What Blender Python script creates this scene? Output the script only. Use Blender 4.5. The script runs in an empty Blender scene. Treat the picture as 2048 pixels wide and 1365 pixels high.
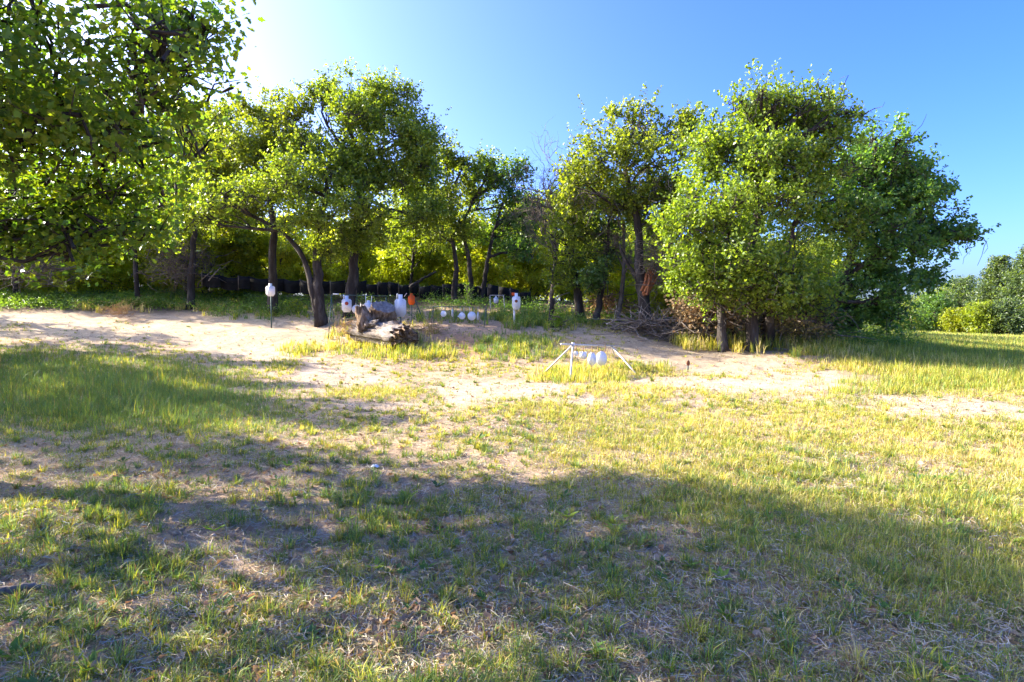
import bpy, math, random
import numpy as np
from mathutils import Vector

# ------------------------------------------------------------------ camera, world, sun, exposure
sc = bpy.context.scene
C = sc.collection
EYE = 1.6
F = 1200.0                      # focal length in pixels of a 2048 wide picture
HORIZ = 630.0
PITCH = math.atan((682.5 - HORIZ) / F)
cd = bpy.data.cameras.new('camera')
cd.sensor_width = 36.0
cd.lens = 36.0 * F / 2048.0
cd.clip_start = 0.05
cd.clip_end = 2000
cam = bpy.data.objects.new('camera', cd)
cam.location = (0, 0, EYE)
cam.rotation_euler = (math.pi / 2 - PITCH, 0, 0)
C.objects.link(cam)
sc.camera = cam

SUN_AZ, SUN_EL = -72.0, 26.5    # degrees left of forward (+Y), elevation
w = bpy.data.worlds.new('World')
sc.world = w
w.use_nodes = True
nt = w.node_tree
nt.nodes.clear()
wo = nt.nodes.new('ShaderNodeOutputWorld')
bg = nt.nodes.new('ShaderNodeBackground')
sky = nt.nodes.new('ShaderNodeTexSky')
sky.sky_type = 'NISHITA'
sky.sun_disc = False
sky.sun_elevation = math.radians(SUN_EL)
sky.sun_rotation = math.radians(SUN_AZ)
sky.altitude = 300
sky.air_density = 0.7
sky.dust_density = 4.2
sky.ozone_density = 6.0
bg.inputs['Strength'].default_value = 0.118
hsv = nt.nodes.new('ShaderNodeHueSaturation')
hsv.inputs['Saturation'].default_value = 1.2
hsv.inputs['Hue'].default_value = 0.517
nt.links.new(sky.outputs[0], hsv.inputs['Color'])
nt.links.new(hsv.outputs[0], bg.inputs[0])
nt.links.new(bg.outputs[0], wo.inputs[0])

sl = bpy.data.lights.new('sun', 'SUN')
sl.energy = 3.5
sl.angle = math.radians(0.5)
sl.color = (1.0, 0.90, 0.74)
so = bpy.data.objects.new('sun', sl)
a, e = math.radians(SUN_AZ), math.radians(SUN_EL)
sv = Vector((math.sin(a) * math.cos(e), math.cos(a) * math.cos(e), math.sin(e)))
so.rotation_euler = sv.to_track_quat('Z', 'Y').to_euler()
so.location = (-30, 20, 30)
C.objects.link(so)
sc.view_settings.view_transform = 'Standard'
sc.view_settings.look = 'None'
sc.view_settings.gamma = 1.0
sc.view_settings.exposure = 2.55
sc.cycles.max_bounces = 7
sc.cycles.diffuse_bounces = 5
sc.cycles.transmission_bounces = 4
sc.cycles.use_denoising = True

# ------------------------------------------------------------------ helpers
R = np.random.default_rng(7)
random.seed(7)


def vnoise(x, y, s, seed=0):
    x = np.asarray(x, float) / s + 1000.3; y = np.asarray(y, float) / s + 1000.7
    xi = np.floor(x).astype(np.int64); yi = np.floor(y).astype(np.int64)
    fx = x - xi; fy = y - yi
    fx = fx * fx * (3 - 2 * fx); fy = fy * fy * (3 - 2 * fy)

    def h(i, j):
        n = (i * 374761393 + j * 668265263 + seed * 1442695041) & 0xffffffff
        n = ((n ^ (n >> 13)) * 1274126177) & 0xffffffff
        return ((n ^ (n >> 16)) & 0xffff) / 65535.0
    return (h(xi, yi) * (1 - fx) + h(xi + 1, yi) * fx) * (1 - fy) + (h(xi, yi + 1) * (1 - fx) + h(xi + 1, yi + 1) * fx) * fy


def fbm(x, y, s, seed=0, o=3):
    r = 0; a = .5
    for k in range(o):
        r = r + a * vnoise(x, y, s / 2 ** k, seed + k); a *= .5
    return r / (1 - .5 ** o)


def sstep(a, b, x):
    t = np.clip((np.asarray(x, float) - a) / (b - a), 0, 1)
    return t * t * (3 - 2 * t)


# terrain: heights tabled by direction and distance, then smoothed
UC = (np.array([-900, 0, 300, 650, 900, 1150, 1400, 1700, 2048, 3000]) - 1024) / F
DN = np.array([0, 8, 12, 16, 18, 20, 22, 24, 26, 28, 32, 40, 60, 90, 900.])
ZT = np.array([
    [0, 0, .05, .2, .35, .52, .75, 1.0, 1.35, 1.75, 2.6, 3.7, 4.6, 5, 5],
    [0, 0, .05, .2, .35, .52, .75, 1.0, 1.35, 1.75, 2.6, 3.7, 4.6, 5, 5],
    [0, 0, .04, .16, .28, .43, .68, .96, 1.3, 1.68, 2.5, 3.5, 4.4, 4.6, 5],
    [0, 0, .02, .10, .2, .35, .58, .95, 1.5, 1.95, 2.5, 2.8, 3.2, 3.4, 4],
    [0, 0, .0, .02, .25, .72, 1.25, 1.5, 1.75, 2.15, 2.7, 2.9, 3.1, 3.3, 4],
    [0, 0, .0, .0, .38, .82, 1.18, 1.4, 1.65, 2.0, 2.3, 2.5, 2.6, 2.6, 3],
    [0, 0, .0, .07, .30, .55, .8, 1.05, 1.25, 1.45, 1.6, 1.7, 1.5, 1.3, 1],
    [0, 0, .0, .10, .40, .62, .66, .66, .64, .6, .5, .3, -.1, -.6, -3],
    [0, 0, .0, .04, .07, .1, .1, .09, .07, .05, .0, -.15, -.5, -1.2, -6],
    [0, 0, .0, .0, .0, .0, .0, .0, .0, .0, -.05, -.2, -.6, -1.4, -6]])
_ug = np.linspace(-1.7, 1.7, 240)
_lg = np.linspace(math.log(2), math.log(900), 260)
_g = np.array([[np.interp(u, UC, [np.interp(math.exp(l), DN, ZT[i]) for i in range(len(UC))]) for l in (0,)] for u in (0,)])
_tab = np.array([np.interp(np.exp(_lg), DN, ZT[i]) for i in range(len(UC))])
_grid = np.array([[0.0] * len(_lg)] * len(_ug))
for j in range(len(_lg)):
    _grid[:, j] = np.interp(_ug, UC, _tab[:, j])
_k = np.exp(-np.linspace(-2, 2, 13) ** 2 / 1.2); _k /= _k.sum()
_gp = np.pad(_grid, 6, mode='edge')
_gp = np.apply_along_axis(lambda m: np.convolve(m, _k, 'same'), 0, _gp)
_k2 = np.exp(-np.linspace(-2, 2, 9) ** 2 / 1.2); _k2 /= _k2.sum()
_gp = np.apply_along_axis(lambda m: np.convolve(m, _k2, 'same'), 1, _gp)
_grid = _gp[6:-6, 6:-6]


def H(x, y, rough=True):
    x = np.asarray(x, float); y = np.asarray(y, float)
    yy = np.maximum(y, 2.0)
    u = np.clip(x / yy, -1.69, 1.69); l = np.clip(np.log(yy), _lg[0], _lg[-1] - 1e-4)
    fu = (u + 1.7) / 3.4 * (len(_ug) - 1); fl = (l - _lg[0]) / (_lg[-1] - _lg[0]) * (len(_lg) - 1)
    i = np.clip(fu.astype(int), 0, len(_ug) - 2); j = np.clip(fl.astype(int), 0, len(_lg) - 2)
    a_, b_ = fu - i, fl - j
    z = (_grid[i, j] * (1 - a_) + _grid[i + 1, j] * a_) * (1 - b_) + (_grid[i, j + 1] * (1 - a_) + _grid[i + 1, j + 1] * a_) * b_
    if rough:
        z = z + (fbm(x, y, 2.2, 5) - .5) * .14 + (fbm(x, y, .5, 9) - .5) * .045
    return z


CP, SP = math.cos(PITCH), math.sin(PITCH)


def ray(px, py):
    cx, cy = (px - 1024) / F, -(py - 682.5) / F
    return cx, CP + cy * SP, -SP + cy * CP


def at(px, py, D):
    dx, dy, dz = ray(px, py)
    t = D / dy
    return np.array((dx * t, D, EYE + dz * t))


def proj(x, y, z):
    zz = z - EYE
    f = y * CP - zz * SP; up = y * SP + zz * CP
    f = np.maximum(f, .05)
    return 1024 + F * x / f, 682.5 - F * up / f


def G(px, py):
    """where the sight line through a point of the photo meets the terrain"""
    dx, dy, dz = ray(px, py)
    t = np.concatenate([np.arange(2, 45, .05), np.arange(45, 300, .5)])
    x, y, z = dx * t, dy * t, EYE + dz * t
    hit = np.nonzero(z < H(x, y))[0]
    k = hit[0] if len(hit) else np.argmin(z - H(x, y))
    return np.array((x[k], y[k], float(H(x[k], y[k]))))


def gz(x, y):
    return float(H(x, y))


def mesh(name, verts, polys, mat, parent=None, base=(0, 0, 0), col=None, smooth=False):
    """verts (n,3); polys = list of int arrays (m,k); col (n,3) per vertex"""
    base = np.asarray(base, float)
    verts = np.asarray(verts, float).reshape(-1, 3) - base
    me = bpy.data.meshes.new(name)
    me.vertices.add(len(verts))
    me.vertices.foreach_set('co', verts.astype(np.float32).ravel())
    polys = [np.asarray(p, np.int32) for p in polys if len(p)]
    nl = sum(p.size for p in polys); npol = sum(len(p) for p in polys)
    me.loops.add(nl); me.polygons.add(npol)
    me.loops.foreach_set('vertex_index', np.concatenate([p.ravel() for p in polys]))
    tot = np.concatenate([np.full(len(p), p.shape[1], np.int32) for p in polys])
    st = np.concatenate([[0], np.cumsum(tot)[:-1]]).astype(np.int32)
    me.polygons.foreach_set('loop_start', st)
    me.polygons.foreach_set('loop_total', tot)
    if smooth:
        me.polygons.foreach_set('use_smooth', np.ones(npol, bool))
    if col is not None:
        at_ = me.color_attributes.new('col', 'FLOAT_COLOR', 'POINT')
        c4 = np.ones((len(verts), 4), np.float32); c4[:, :3] = col
        at_.data.foreach_set('color', c4.ravel())
    me.update(calc_edges=True)
    me.materials.append(mat)
    o = bpy.data.objects.new(name, me)
    C.objects.link(o)
    if parent is not None:
        o.parent = parent
    else:
        o.location = base
    return o


def tag(o, label, cat=None, group=None, kind=None):
    if label: o['label'] = label
    if cat: o['category'] = cat
    if group: o['group'] = group
    if kind: o['kind'] = kind
    return o


def thing(name, label, cat, loc, group=None):
    o = bpy.data.objects.new(name, None)
    o.empty_display_size = .3
    C.objects.link(o); o.location = tuple(float(v) for v in loc)
    return tag(o, label, cat, group)


def copy_thing(root, loc, rz, label, group=None, sc_=1.0):
    r = root.copy(); C.objects.link(r)
    r.location = tuple(float(v) for v in loc); r.rotation_euler = (0, 0, rz); r.scale = (sc_,) * 3
    r['label'] = label
    if group: r['group'] = group
    for ch in list(root.children):
        c = ch.copy(); C.objects.link(c); c.parent = r
        for g in list(ch.children):
            d = g.copy(); C.objects.link(d); d.parent = c
    return r


class Geo:
    """collects shapes, then becomes one mesh"""
    def __init__(s): s.v = []; s.f = {}; s.c = []; s.n = 0

    def add(s, v, polys, col=None):
        v = np.asarray(v, float).reshape(-1, 3)
        for p in polys:
            p = np.asarray(p, np.int64)
            if len(p): s.f.setdefault(p.shape[1], []).append(p + s.n)
        s.v.append(v); s.n += len(v)
        if col is not None:
            s.c.append(np.broadcast_to(np.asarray(col, float), (len(v), 3)))

    def tube(s, pts, rad, k=6, cap=True, col=None, jit=0.0):
        pts = np.asarray(pts, float); n = len(pts)
        rad = np.broadcast_to(np.asarray(rad, float), (n,))
        d = np.gradient(pts, axis=0)
        d /= np.linalg.norm(d, axis=1)[:, None] + 1e-9
        ref = np.array((0, 0, 1.)) if abs(d[0][2]) < .9 else np.array((1., 0, 0))
        V = []
        an = np.arange(k) * 2 * math.pi / k
        for i in range(n):
            sx = np.cross(d[i], ref); sx /= np.linalg.norm(sx) + 1e-9
            sy = np.cross(sx, d[i]); ref = sy
            rr = rad[i] * (1 + (jit * R.normal(size=k) if jit else 0))
            V.append(pts[i] + (np.cos(an) * rr)[:, None] * sx + (np.sin(an) * rr)[:, None] * sy)
        V = np.concatenate(V)
        i = np.arange(n - 1)[:, None] * k; j = np.arange(k)[None]; j2 = (j + 1) % k
        q = np.stack([i + j, i + j2, i + k + j2, i + k + j], -1).reshape(-1, 4)
        P = [q]
        if cap and k > 2:
            P.append(np.arange(k)[::-1][None]); P.append((np.arange(k) + (n - 1) * k)[None])
        s.add(V, P, col)

    def box(s, c, h, ax=None, col=None):
        c = np.asarray(c, float); h = np.asarray(h, float)
        ax = np.eye(3) if ax is None else np.asarray(ax)
        sg = np.array([(x, y, z) for x in (-1, 1) for y in (-1, 1) for z in (-1, 1)], float)
        V = c + (sg * h) @ ax
        s.add(V, [np.array([(0, 1, 3, 2), (4, 6, 7, 5), (0, 4, 5, 1), (2, 3, 7, 6), (0, 2, 6, 4), (1, 5, 7, 3)])], col)

    def prism(s, out, th, M, o, col=None):
        """outline (n,2) in the plane of axes M[0],M[1], thickness th along M[2]"""
        out = np.asarray(out, float); n = len(out); M = np.asarray(M, float); o = np.asarray(o, float)
        a_ = o + out[:, :1] * M[0] + out[:, 1:2] * M[1] + th / 2 * M[2]
        b_ = a_ - th * M[2]
        i = np.arange(n); j = (i + 1) % n
        s.add(np.concatenate([a_, b_]), [i[None], (i[::-1] + n)[None], np.stack([i, i + n, j + n, j], 1)], col)

    def build(s, name, mat, parent=None, base=(0, 0, 0), smooth=False):
        c = np.concatenate(s.c) if s.c else None
        return mesh(name, np.concatenate(s.v), [np.concatenate(f) for f in s.f.values()], mat, parent, base, c, smooth)


# ------------------------------------------------------------------ materials
def newmat(name):
    m = bpy.data.materials.new(name); m.use_nodes = True
    n = m.node_tree; p = n.nodes['Principled BSDF']
    return m, n, p


def N(n, t, **kw):
    x = n.nodes.new(t)
    for k, v in kw.items():
        if k in x.inputs: x.inputs[k].default_value = v
        else: setattr(x, k, v)
    return x


def ramp(n, stops):
    r = n.nodes.new('ShaderNodeValToRGB')
    el = r.color_ramp.elements
    while len(el) < len(stops): el.new(.5)
    for q, (p, c) in zip(el, stops): q.position = p; q.color = (*c, 1)
    return r


def mat_noise(name, stops, scale=8, rough=.85, bump=.4, bscale=None, stretch=None, metal=0.0, spec=.3, dist=.01):
    m, n, p = newmat(name)
    tc = N(n, 'ShaderNodeTexCoord')
    mp = N(n, 'ShaderNodeMapping')
    if stretch: mp.inputs['Scale'].default_value = stretch
    n.links.new(tc.outputs['Object'], mp.inputs[0])
    t = N(n, 'ShaderNodeTexNoise', Scale=scale, Detail=6.0, Roughness=.65)
    n.links.new(mp.outputs[0], t.inputs['Vector'])
    r = ramp(n, stops)
    n.links.new(t.outputs[0], r.inputs[0])
    n.links.new(r.outputs[0], p.inputs['Base Color'])
    p.inputs['Roughness'].default_value = rough
    p.inputs['Metallic'].default_value = metal
    p.inputs['Specular IOR Level'].default_value = spec
    t2 = N(n, 'ShaderNodeTexNoise', Scale=bscale or scale * 2, Detail=5.0)
    n.links.new(mp.outputs[0], t2.inputs['Vector'])
    b = N(n, 'ShaderNodeBump', Strength=bump, Distance=dist)
    n.links.new(t2.outputs[0], b.inputs['Height'])
    n.links.new(b.outputs[0], p.inputs['Normal'])
    return m


def mat_leaf(name, trans=.5, tcol=(2.0, 2.0, .45), rough=.38, spec=.5, vary=.12):
    """leaf: colour from the mesh attribute, thin translucency"""
    m, n, p = newmat(name)
    at_ = N(n, 'ShaderNodeAttribute', attribute_name='col')
    oi = N(n, 'ShaderNodeObjectInfo')
    hs = N(n, 'ShaderNodeHueSaturation')
    mr = N(n, 'ShaderNodeMapRange'); mr.inputs['To Min'].default_value = .5 - vary * .12; mr.inputs['To Max'].default_value = .5 + vary * .08
    mv = N(n, 'ShaderNodeMapRange'); mv.inputs['To Min'].default_value = 1 - vary; mv.inputs['To Max'].default_value = 1 + vary
    n.links.new(oi.outputs['Random'], mr.inputs[0]); n.links.new(oi.outputs['Random'], mv.inputs[0])
    n.links.new(mr.outputs[0], hs.inputs['Hue']); n.links.new(mv.outputs[0], hs.inputs['Value'])
    n.links.new(at_.outputs['Color'], hs.inputs['Color'])
    n.links.new(hs.outputs[0], p.inputs['Base Color'])
    p.inputs['Roughness'].default_value = rough; p.inputs['Specular IOR Level'].default_value = spec
    mu = N(n, 'ShaderNodeMix', data_type='RGBA', blend_type='MULTIPLY')
    mu.inputs[0].default_value = 1; mu.inputs[7].default_value = (*tcol, 1)
    n.links.new(hs.outputs[0], mu.inputs[6])
    tr = N(n, 'ShaderNodeBsdfTranslucent')
    n.links.new(mu.outputs[2], tr.inputs[0])
    mx = N(n, 'ShaderNodeMixShader'); mx.inputs[0].default_value = trans
    n.links.new(p.outputs[0], mx.inputs[1]); n.links.new(tr.outputs[0], mx.inputs[2])
    n.links.new(mx.outputs[0], n.nodes['Material Output'].inputs[0])
    return m


M_leaf = mat_leaf('oak_leaf')
M_grass = mat_leaf('grass_blade', trans=.38, tcol=(1.6, 1.45, .6), rough=.55, spec=.25, vary=0)
M_straw = mat_leaf('dry_straw', trans=.2, tcol=(1, 1, 1), rough=.7, spec=.2, vary=0)
M_deadleaf = mat_leaf('dead_leaf', trans=.3, tcol=(1.3, 1.1, .8), rough=.7, spec=.2, vary=0)
M_bark = mat_noise('bark', [(.25, (.012, .010, .008)), (.5, (.045, .036, .030)), (.70, (.10, .09, .08)), (.85, (.22, .22, .19))], 5, .95, .9, 14, (1, 1, .25), dist=.04)
M_twig = mat_noise('dead_twig', [(.3, (.07, .052, .038)), (.7, (.24, .195, .15))], 6, .9, .3)
M_silver = mat_noise('weathered_wood', [(.3, (.07, .055, .045)), (.5, (.19, .155, .125)), (.72, (.36, .32, .275))], 4, .9, .8, 16, (.3, 1, 1), dist=.02)
M_rot = mat_noise('rotten_wood', [(.3, (.025, .015, .010)), (.45, (.12, .075, .04)), (.58, (.27, .19, .12)), (.75, (.46, .40, .33))], 6, .95, 1, 16, (1, 1, .35), dist=.05)
M_cut = mat_noise('cut_wood', [(.3, (.08, .065, .055)), (.5, (.2, .175, .155)), (.7, (.30, .27, .25))], 7, .9, .6, 20)
M_splint = mat_noise('fresh_split_wood', [(.3, (.22, .07, .025)), (.7, (.42, .17, .07))], 6, .85, .6, 20, (1, 1, .2))
M_white = mat_noise('white_paint', [(.3, (.84, .84, .83)), (.60, (.80, .80, .80)), (.67, (.55, .54, .52)), (.76, (.30, .26, .22))], 22, .5, .15, 30)
M_galv = mat_noise('galvanised_pipe', [(.3, (.33, .30, .26)), (.5, (.55, .53, .50)), (.7, (.70, .69, .66))], 12, .45, .1, metal=.3, spec=.5)
M_rust = mat_noise('rusty_steel', [(.3, (.30, .11, .04)), (.7, (.16, .07, .04))], 18, .8, .3, metal=.2)
M_strap = mat_noise('tan_strap', [(.3, (.42, .26, .10)), (.7, (.30, .17, .07))], 30, .85, .2)
M_dark = mat_noise('dark_green_steel', [(.3, (.03, .07, .07)), (.7, (.06, .11, .10))], 9, .6, .2, metal=.2)
M_orange = mat_noise('orange_paint', [(.3, (.85, .13, .01)), (.7, (.70, .09, .01))], 9, .5, .15)
M_red = mat_noise('red_orange_spot', [(.3, (.55, .09, .03)), (.7, (.38, .06, .03))], 20, .6, .2)
M_rubber = mat_noise('black_rubber', [(.3, (.008, .008, .009)), (.7, (.022, .022, .024))], 6, .75, .35, 12, spec=.15)

# ground: colour of soil from the attribute, broken up by noise
m, n, p = newmat('soil'); M_soil = m
at_ = N(n, 'ShaderNodeAttribute', attribute_name='col')
tc = N(n, 'ShaderNodeTexCoord')
t1 = N(n, 'ShaderNodeTexNoise', Scale=3.0, Detail=8.0, Roughness=.7)
t2 = N(n, 'ShaderNodeTexNoise', Scale=45.0, Detail=5.0, Roughness=.7)
t3 = N(n, 'ShaderNodeTexNoise', Scale=9.0, Detail=8.0, Roughness=.65)
for t in (t1, t2, t3): n.links.new(tc.outputs['Object'], t.inputs['Vector'])
r1 = ramp(n, [(.3, (.72, .68, .64)), (.7, (1.15, 1.13, 1.1))])
r2 = ramp(n, [(.32, (.55, .52, .48)), (.5, (1, 1, 1)), (.75, (1.2, 1.2, 1.2))])
n.links.new(t1.outputs[0], r1.inputs[0]); n.links.new(t2.outputs[0], r2.inputs[0])
m1 = N(n, 'ShaderNodeMix', data_type='RGBA', blend_type='MULTIPLY'); m1.inputs[0].default_value = 1
m2 = N(n, 'ShaderNodeMix', data_type='RGBA', blend_type='MULTIPLY'); m2.inputs[0].default_value = .8
n.links.new(at_.outputs['Color'], m1.inputs[6]); n.links.new(r1.outputs[0], m1.inputs[7])
n.links.new(m1.outputs[2], m2.inputs[6]); n.links.new(r2.outputs[0], m2.inputs[7])
n.links.new(m2.outputs[2], p.inputs['Base Color'])
p.inputs['Roughness'].default_value = .95; p.inputs['Specular IOR Level'].default_value = .15
b1 = N(n, 'ShaderNodeBump', Strength=.9, Distance=.03); b2 = N(n, 'ShaderNodeBump', Strength=.8, Distance=.07)
n.links.new(t2.outputs[0], b1.inputs['Height']); n.links.new(t3.outputs[0], b2.inputs['Height'])
n.links.new(b2.outputs[0], b1.inputs['Normal']); n.links.new(b1.outputs[0], p.inputs['Normal'])

# ------------------------------------------------------------------ where soil is bare (patches laid out on the ground)
# each: photo centre, half-size in photo pixels, weight, slope;  turned into ground ellipses through the terrain
BARE = [(120, 655, 260, 26, 1, .03), (420, 668, 330, 22, 1, .05), (330, 640, 330, 16, .8, .02), (600, 668, 120, 25, .9, .1),
        (480, 700, 170, 18, 1, .15), (640, 745, 130, 26, 1, .1), (860, 795, 230, 22, 1, -.1), (1010, 780, 200, 18, 1, -.05),
        (1150, 800, 230, 14, .7, 0), (1450, 770, 260, 20, .9, 0), (1400, 715, 200, 38, .95, .12), (1260, 680, 120, 28, .55, .05),
        (1620, 760, 150, 20, .9, 0), (1880, 815, 260, 22, .8, .08), (1450, 800, 200, 16, .6, 0), (960, 675, 70, 18, .5, .1),
        (300, 880, 260, 14, .5, 0), (420, 1080, 260, 22, .55, 0), (2030, 1265, 90, 40, .8, .1), (400, 1240, 200, 20, .4, 0),
        (560, 925, 130, 16, .5, 0), (830, 980, 110, 18, .5, 0), (1120, 660, 60, 20, .7, 0)]
GREEN = [(250, 640, 60, 20, .6, 0), (860, 722, 200, 22, 1.1, .12), (620, 700, 60, 10, .8, 0), (570, 732, 34, 14, 1.2, 0), (760, 788, 110, 15, 1.2, 0),
         (1150, 745, 110, 16, 1.0, 0), (1300, 745, 60, 8, .8, 0), (950, 700, 130, 20, .8, .1), (180, 780, 380, 70, 1.2, .12),
         (1250, 780, 120, 10, .6, 0), (1060, 825, 100, 18, .9, 0), (1060, 690, 90, 22, .9, 0), (30, 655, 40, 10, .8, 0), (400, 625, 90, 10, .5, 0)]


def patch(px, py, L):
    s = np.zeros_like(px)
    for (cx, cy, rx, ry, wt, sl_) in L:
        d = ((px - cx) / rx) ** 2 + ((py - cy - sl_ * (px - cx)) / ry) ** 2
        s = np.maximum(s, wt * np.exp(-d ** 2 * .7))
    return s


def cover(x, y, z):
    """(bare, red, px, py): share of bare sand at ground points"""
    px, py = proj(x, y, z)
    nz = .6 * fbm(x, y, 1.3, 31) + .4 * fbm(x, y, .45, 32) - .5
    b = patch(px, py, BARE) - patch(px, py, GREEN) + nz * 1.15
    b = np.where((y < 1) | (np.abs(px - 1024) > 1500), .2 + nz, b)
    b = np.where((px > 1620 + (py - 700) * 1.0) & (py < 790) & (px > 1400), np.minimum(b, sstep(735, 790, py - (px - 1700) * .06) * b), b)
    red = np.exp(-(((px - 930) / 110) ** 2 + ((py - 685) / 28) ** 2)) + .6 * np.exp(-(((px - 900) / 60) ** 2 + ((py - 1070) / 50) ** 2))
    return np.clip(b, 0, 1), red, px, py


# ------------------------------------------------------------------ ground
def axis(core0, core1, step, far, grow=1.12):
    a_ = list(np.arange(core0, core1, step)); d = step
    v = a_[-1]
    while v < far: d *= grow; v += d; a_.append(v)
    v = core0; d = step; pre = []
    while v > -far: d *= grow; v -= d; pre.append(v)
    return np.array(pre[::-1] + a_)


xs = axis(-16, 18, .11, 700); ys = axis(1.6, 26, .10, 700)
X, Y = np.meshgrid(xs, ys)
Z = H(X, Y)
bare, red, gpx, gpy = cover(X, Y, Z)
rut = sstep(.55, .8, fbm(X * .25, Y, .45, 77)) * bare
Z = Z - .02 * bare - .035 * rut + .05 * bare * (fbm(X, Y, .35, 123) - .5)
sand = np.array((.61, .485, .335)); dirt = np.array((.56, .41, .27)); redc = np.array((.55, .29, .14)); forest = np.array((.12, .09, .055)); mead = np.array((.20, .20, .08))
bw = sstep(.0, .9, bare + .5 * (fbm(X, Y, .5, 88) - .5))[..., None]
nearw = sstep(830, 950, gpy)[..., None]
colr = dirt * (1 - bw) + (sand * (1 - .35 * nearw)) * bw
colr = colr * (1 - np.clip(red, 0, 1)[..., None] * .8) + redc * np.clip(red, 0, 1)[..., None] * .8
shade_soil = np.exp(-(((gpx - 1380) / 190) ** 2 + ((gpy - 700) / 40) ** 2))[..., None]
colr = colr * (1 - .35 * shade_soil)  # shade on the sand right of the nearest stand, darkened into the colour
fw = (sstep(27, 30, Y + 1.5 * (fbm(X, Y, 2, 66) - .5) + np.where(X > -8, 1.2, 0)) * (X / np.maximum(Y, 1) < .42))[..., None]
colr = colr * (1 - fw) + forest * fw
mw = (sstep(1650, 1750, gpx) * sstep(790, 730, gpy) * (Y > 8))[..., None]
colr = colr * (1 - mw) + mead * mw
k = len(xs)
ii = (np.arange(len(ys) - 1)[:, None] * k + np.arange(k - 1)[None]).ravel()
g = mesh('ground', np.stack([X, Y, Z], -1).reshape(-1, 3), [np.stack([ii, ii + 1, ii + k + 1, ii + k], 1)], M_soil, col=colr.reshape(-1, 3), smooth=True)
tag(g, 'sandy rising ground with bare tan soil patches and tracks', kind='structure')

# ------------------------------------------------------------------ grass
GC = dict(green=(.19, .28, .045), blue=(.14, .24, .085), yel=(.50, .47, .06), straw=(.66, .55, .29), brown=(.30, .19, .09))


def blades(base, hgt, wid, lean, azim, col, seg=2):
    """curved tapering blades; base (n,3)"""
    n_ = len(base)
    ca, sa = np.cos(azim), np.sin(azim)
    d = np.stack([ca, sa, np.zeros(n_)], 1); s_ = np.stack([-sa, ca, np.zeros(n_)], 1)
    up = np.array((0, 0, 1.))
    hh = hgt[:, None]; ww = wid[:, None]; ll = lean[:, None]
    mid = base + up * hh * (.55 - .1 * ll) + d * hh * ll * .28
    tip = base + up * hh * np.clip(1 - .55 * ll ** 2, .12, 1) + d * hh * ll * .9
    V = np.stack([base - s_ * ww * .5, base + s_ * ww * .5, mid - s_ * ww * .42, mid + s_ * ww * .42, tip], 1)
    i = np.arange(n_) * 5
    q = np.stack([i, i + 1, i + 3, i + 2], 1); t = np.stack([i + 2, i + 3, i + 4], 1)
    c = np.repeat(col[:, None, :], 5, 1)
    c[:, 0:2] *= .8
    return V.reshape(-1, 3), q, t, c.reshape(-1, 3)


def scatter(nn, d0, d1, ul=.98, pw=0):
    D = np.exp(R.uniform(math.log(d0), math.log(d1), nn))
    u = R.uniform(-ul, ul, nn)
    x, y = u * D, D
    return x, y


def tufts(nn, d0, d1, per, fn, name, label, mat, wmul=1.0):
    x, y = scatter(nn, d0, d1)
    z = H(x, y)
    bare_, red_, px, py = cover(x, y, z)
    dens, h, g_, sp, lean = fn(x, y, px, py, bare_)
    keep = R.random(nn) < dens
    x, y, z, h, g_, sp, lean = [q[keep] for q in (x, y, z, h, g_, sp, lean)]
    cnt = np.maximum(3, R.poisson(per, len(x)) * (0.5 + R.random(len(x)))).astype(int)
    idx = np.repeat(np.arange(len(x)), cnt)
    m_ = len(idx)
    rr = sp[idx] * np.sqrt(R.random(m_)); th = R.uniform(0, 2 * math.pi, m_)
    bx, by = x[idx] + rr * np.cos(th), y[idx] + rr * np.sin(th)
    base = np.stack([bx, by, z[idx] - .015], 1)
    hg = h[idx] * R.uniform(.45, 1.15, m_)
    wd = (.0026 + .0004 * y[idx]) * R.uniform(.7, 1.4, m_) * wmul
    ln = np.clip(lean[idx] + R.normal(0, .35, m_), .05, 1.5)
    az = th + R.normal(0, .9, m_)
    # colour: g_ 0 = straw, 1 = green
    tt = np.clip(g_[idx] + R.normal(0, .24, m_), 0, 1)
    cs = np.array([GC['straw'], GC['yel'], GC['green'], GC['blue']])
    f = tt * 3; i0 = np.minimum(f.astype(int), 2); fr = (f - i0)[:, None]
    col = cs[i0] * (1 - fr) + cs[i0 + 1] * fr
    col = col * R.uniform(.7, 1.25, m_)[:, None] * R.uniform(.8, 1.15, len(x))[idx][:, None]
    br = R.random(m_) < .05; col[br] = np.array(GC['brown'])
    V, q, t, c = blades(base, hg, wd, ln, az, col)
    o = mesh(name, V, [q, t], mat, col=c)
    return tag(o, label, kind='stuff')


def zone(px, py, cx, cy, rx, ry):
    return np.exp(-(((px - cx) / rx) ** 2 + ((py - cy) / ry) ** 2) ** 2)


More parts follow.
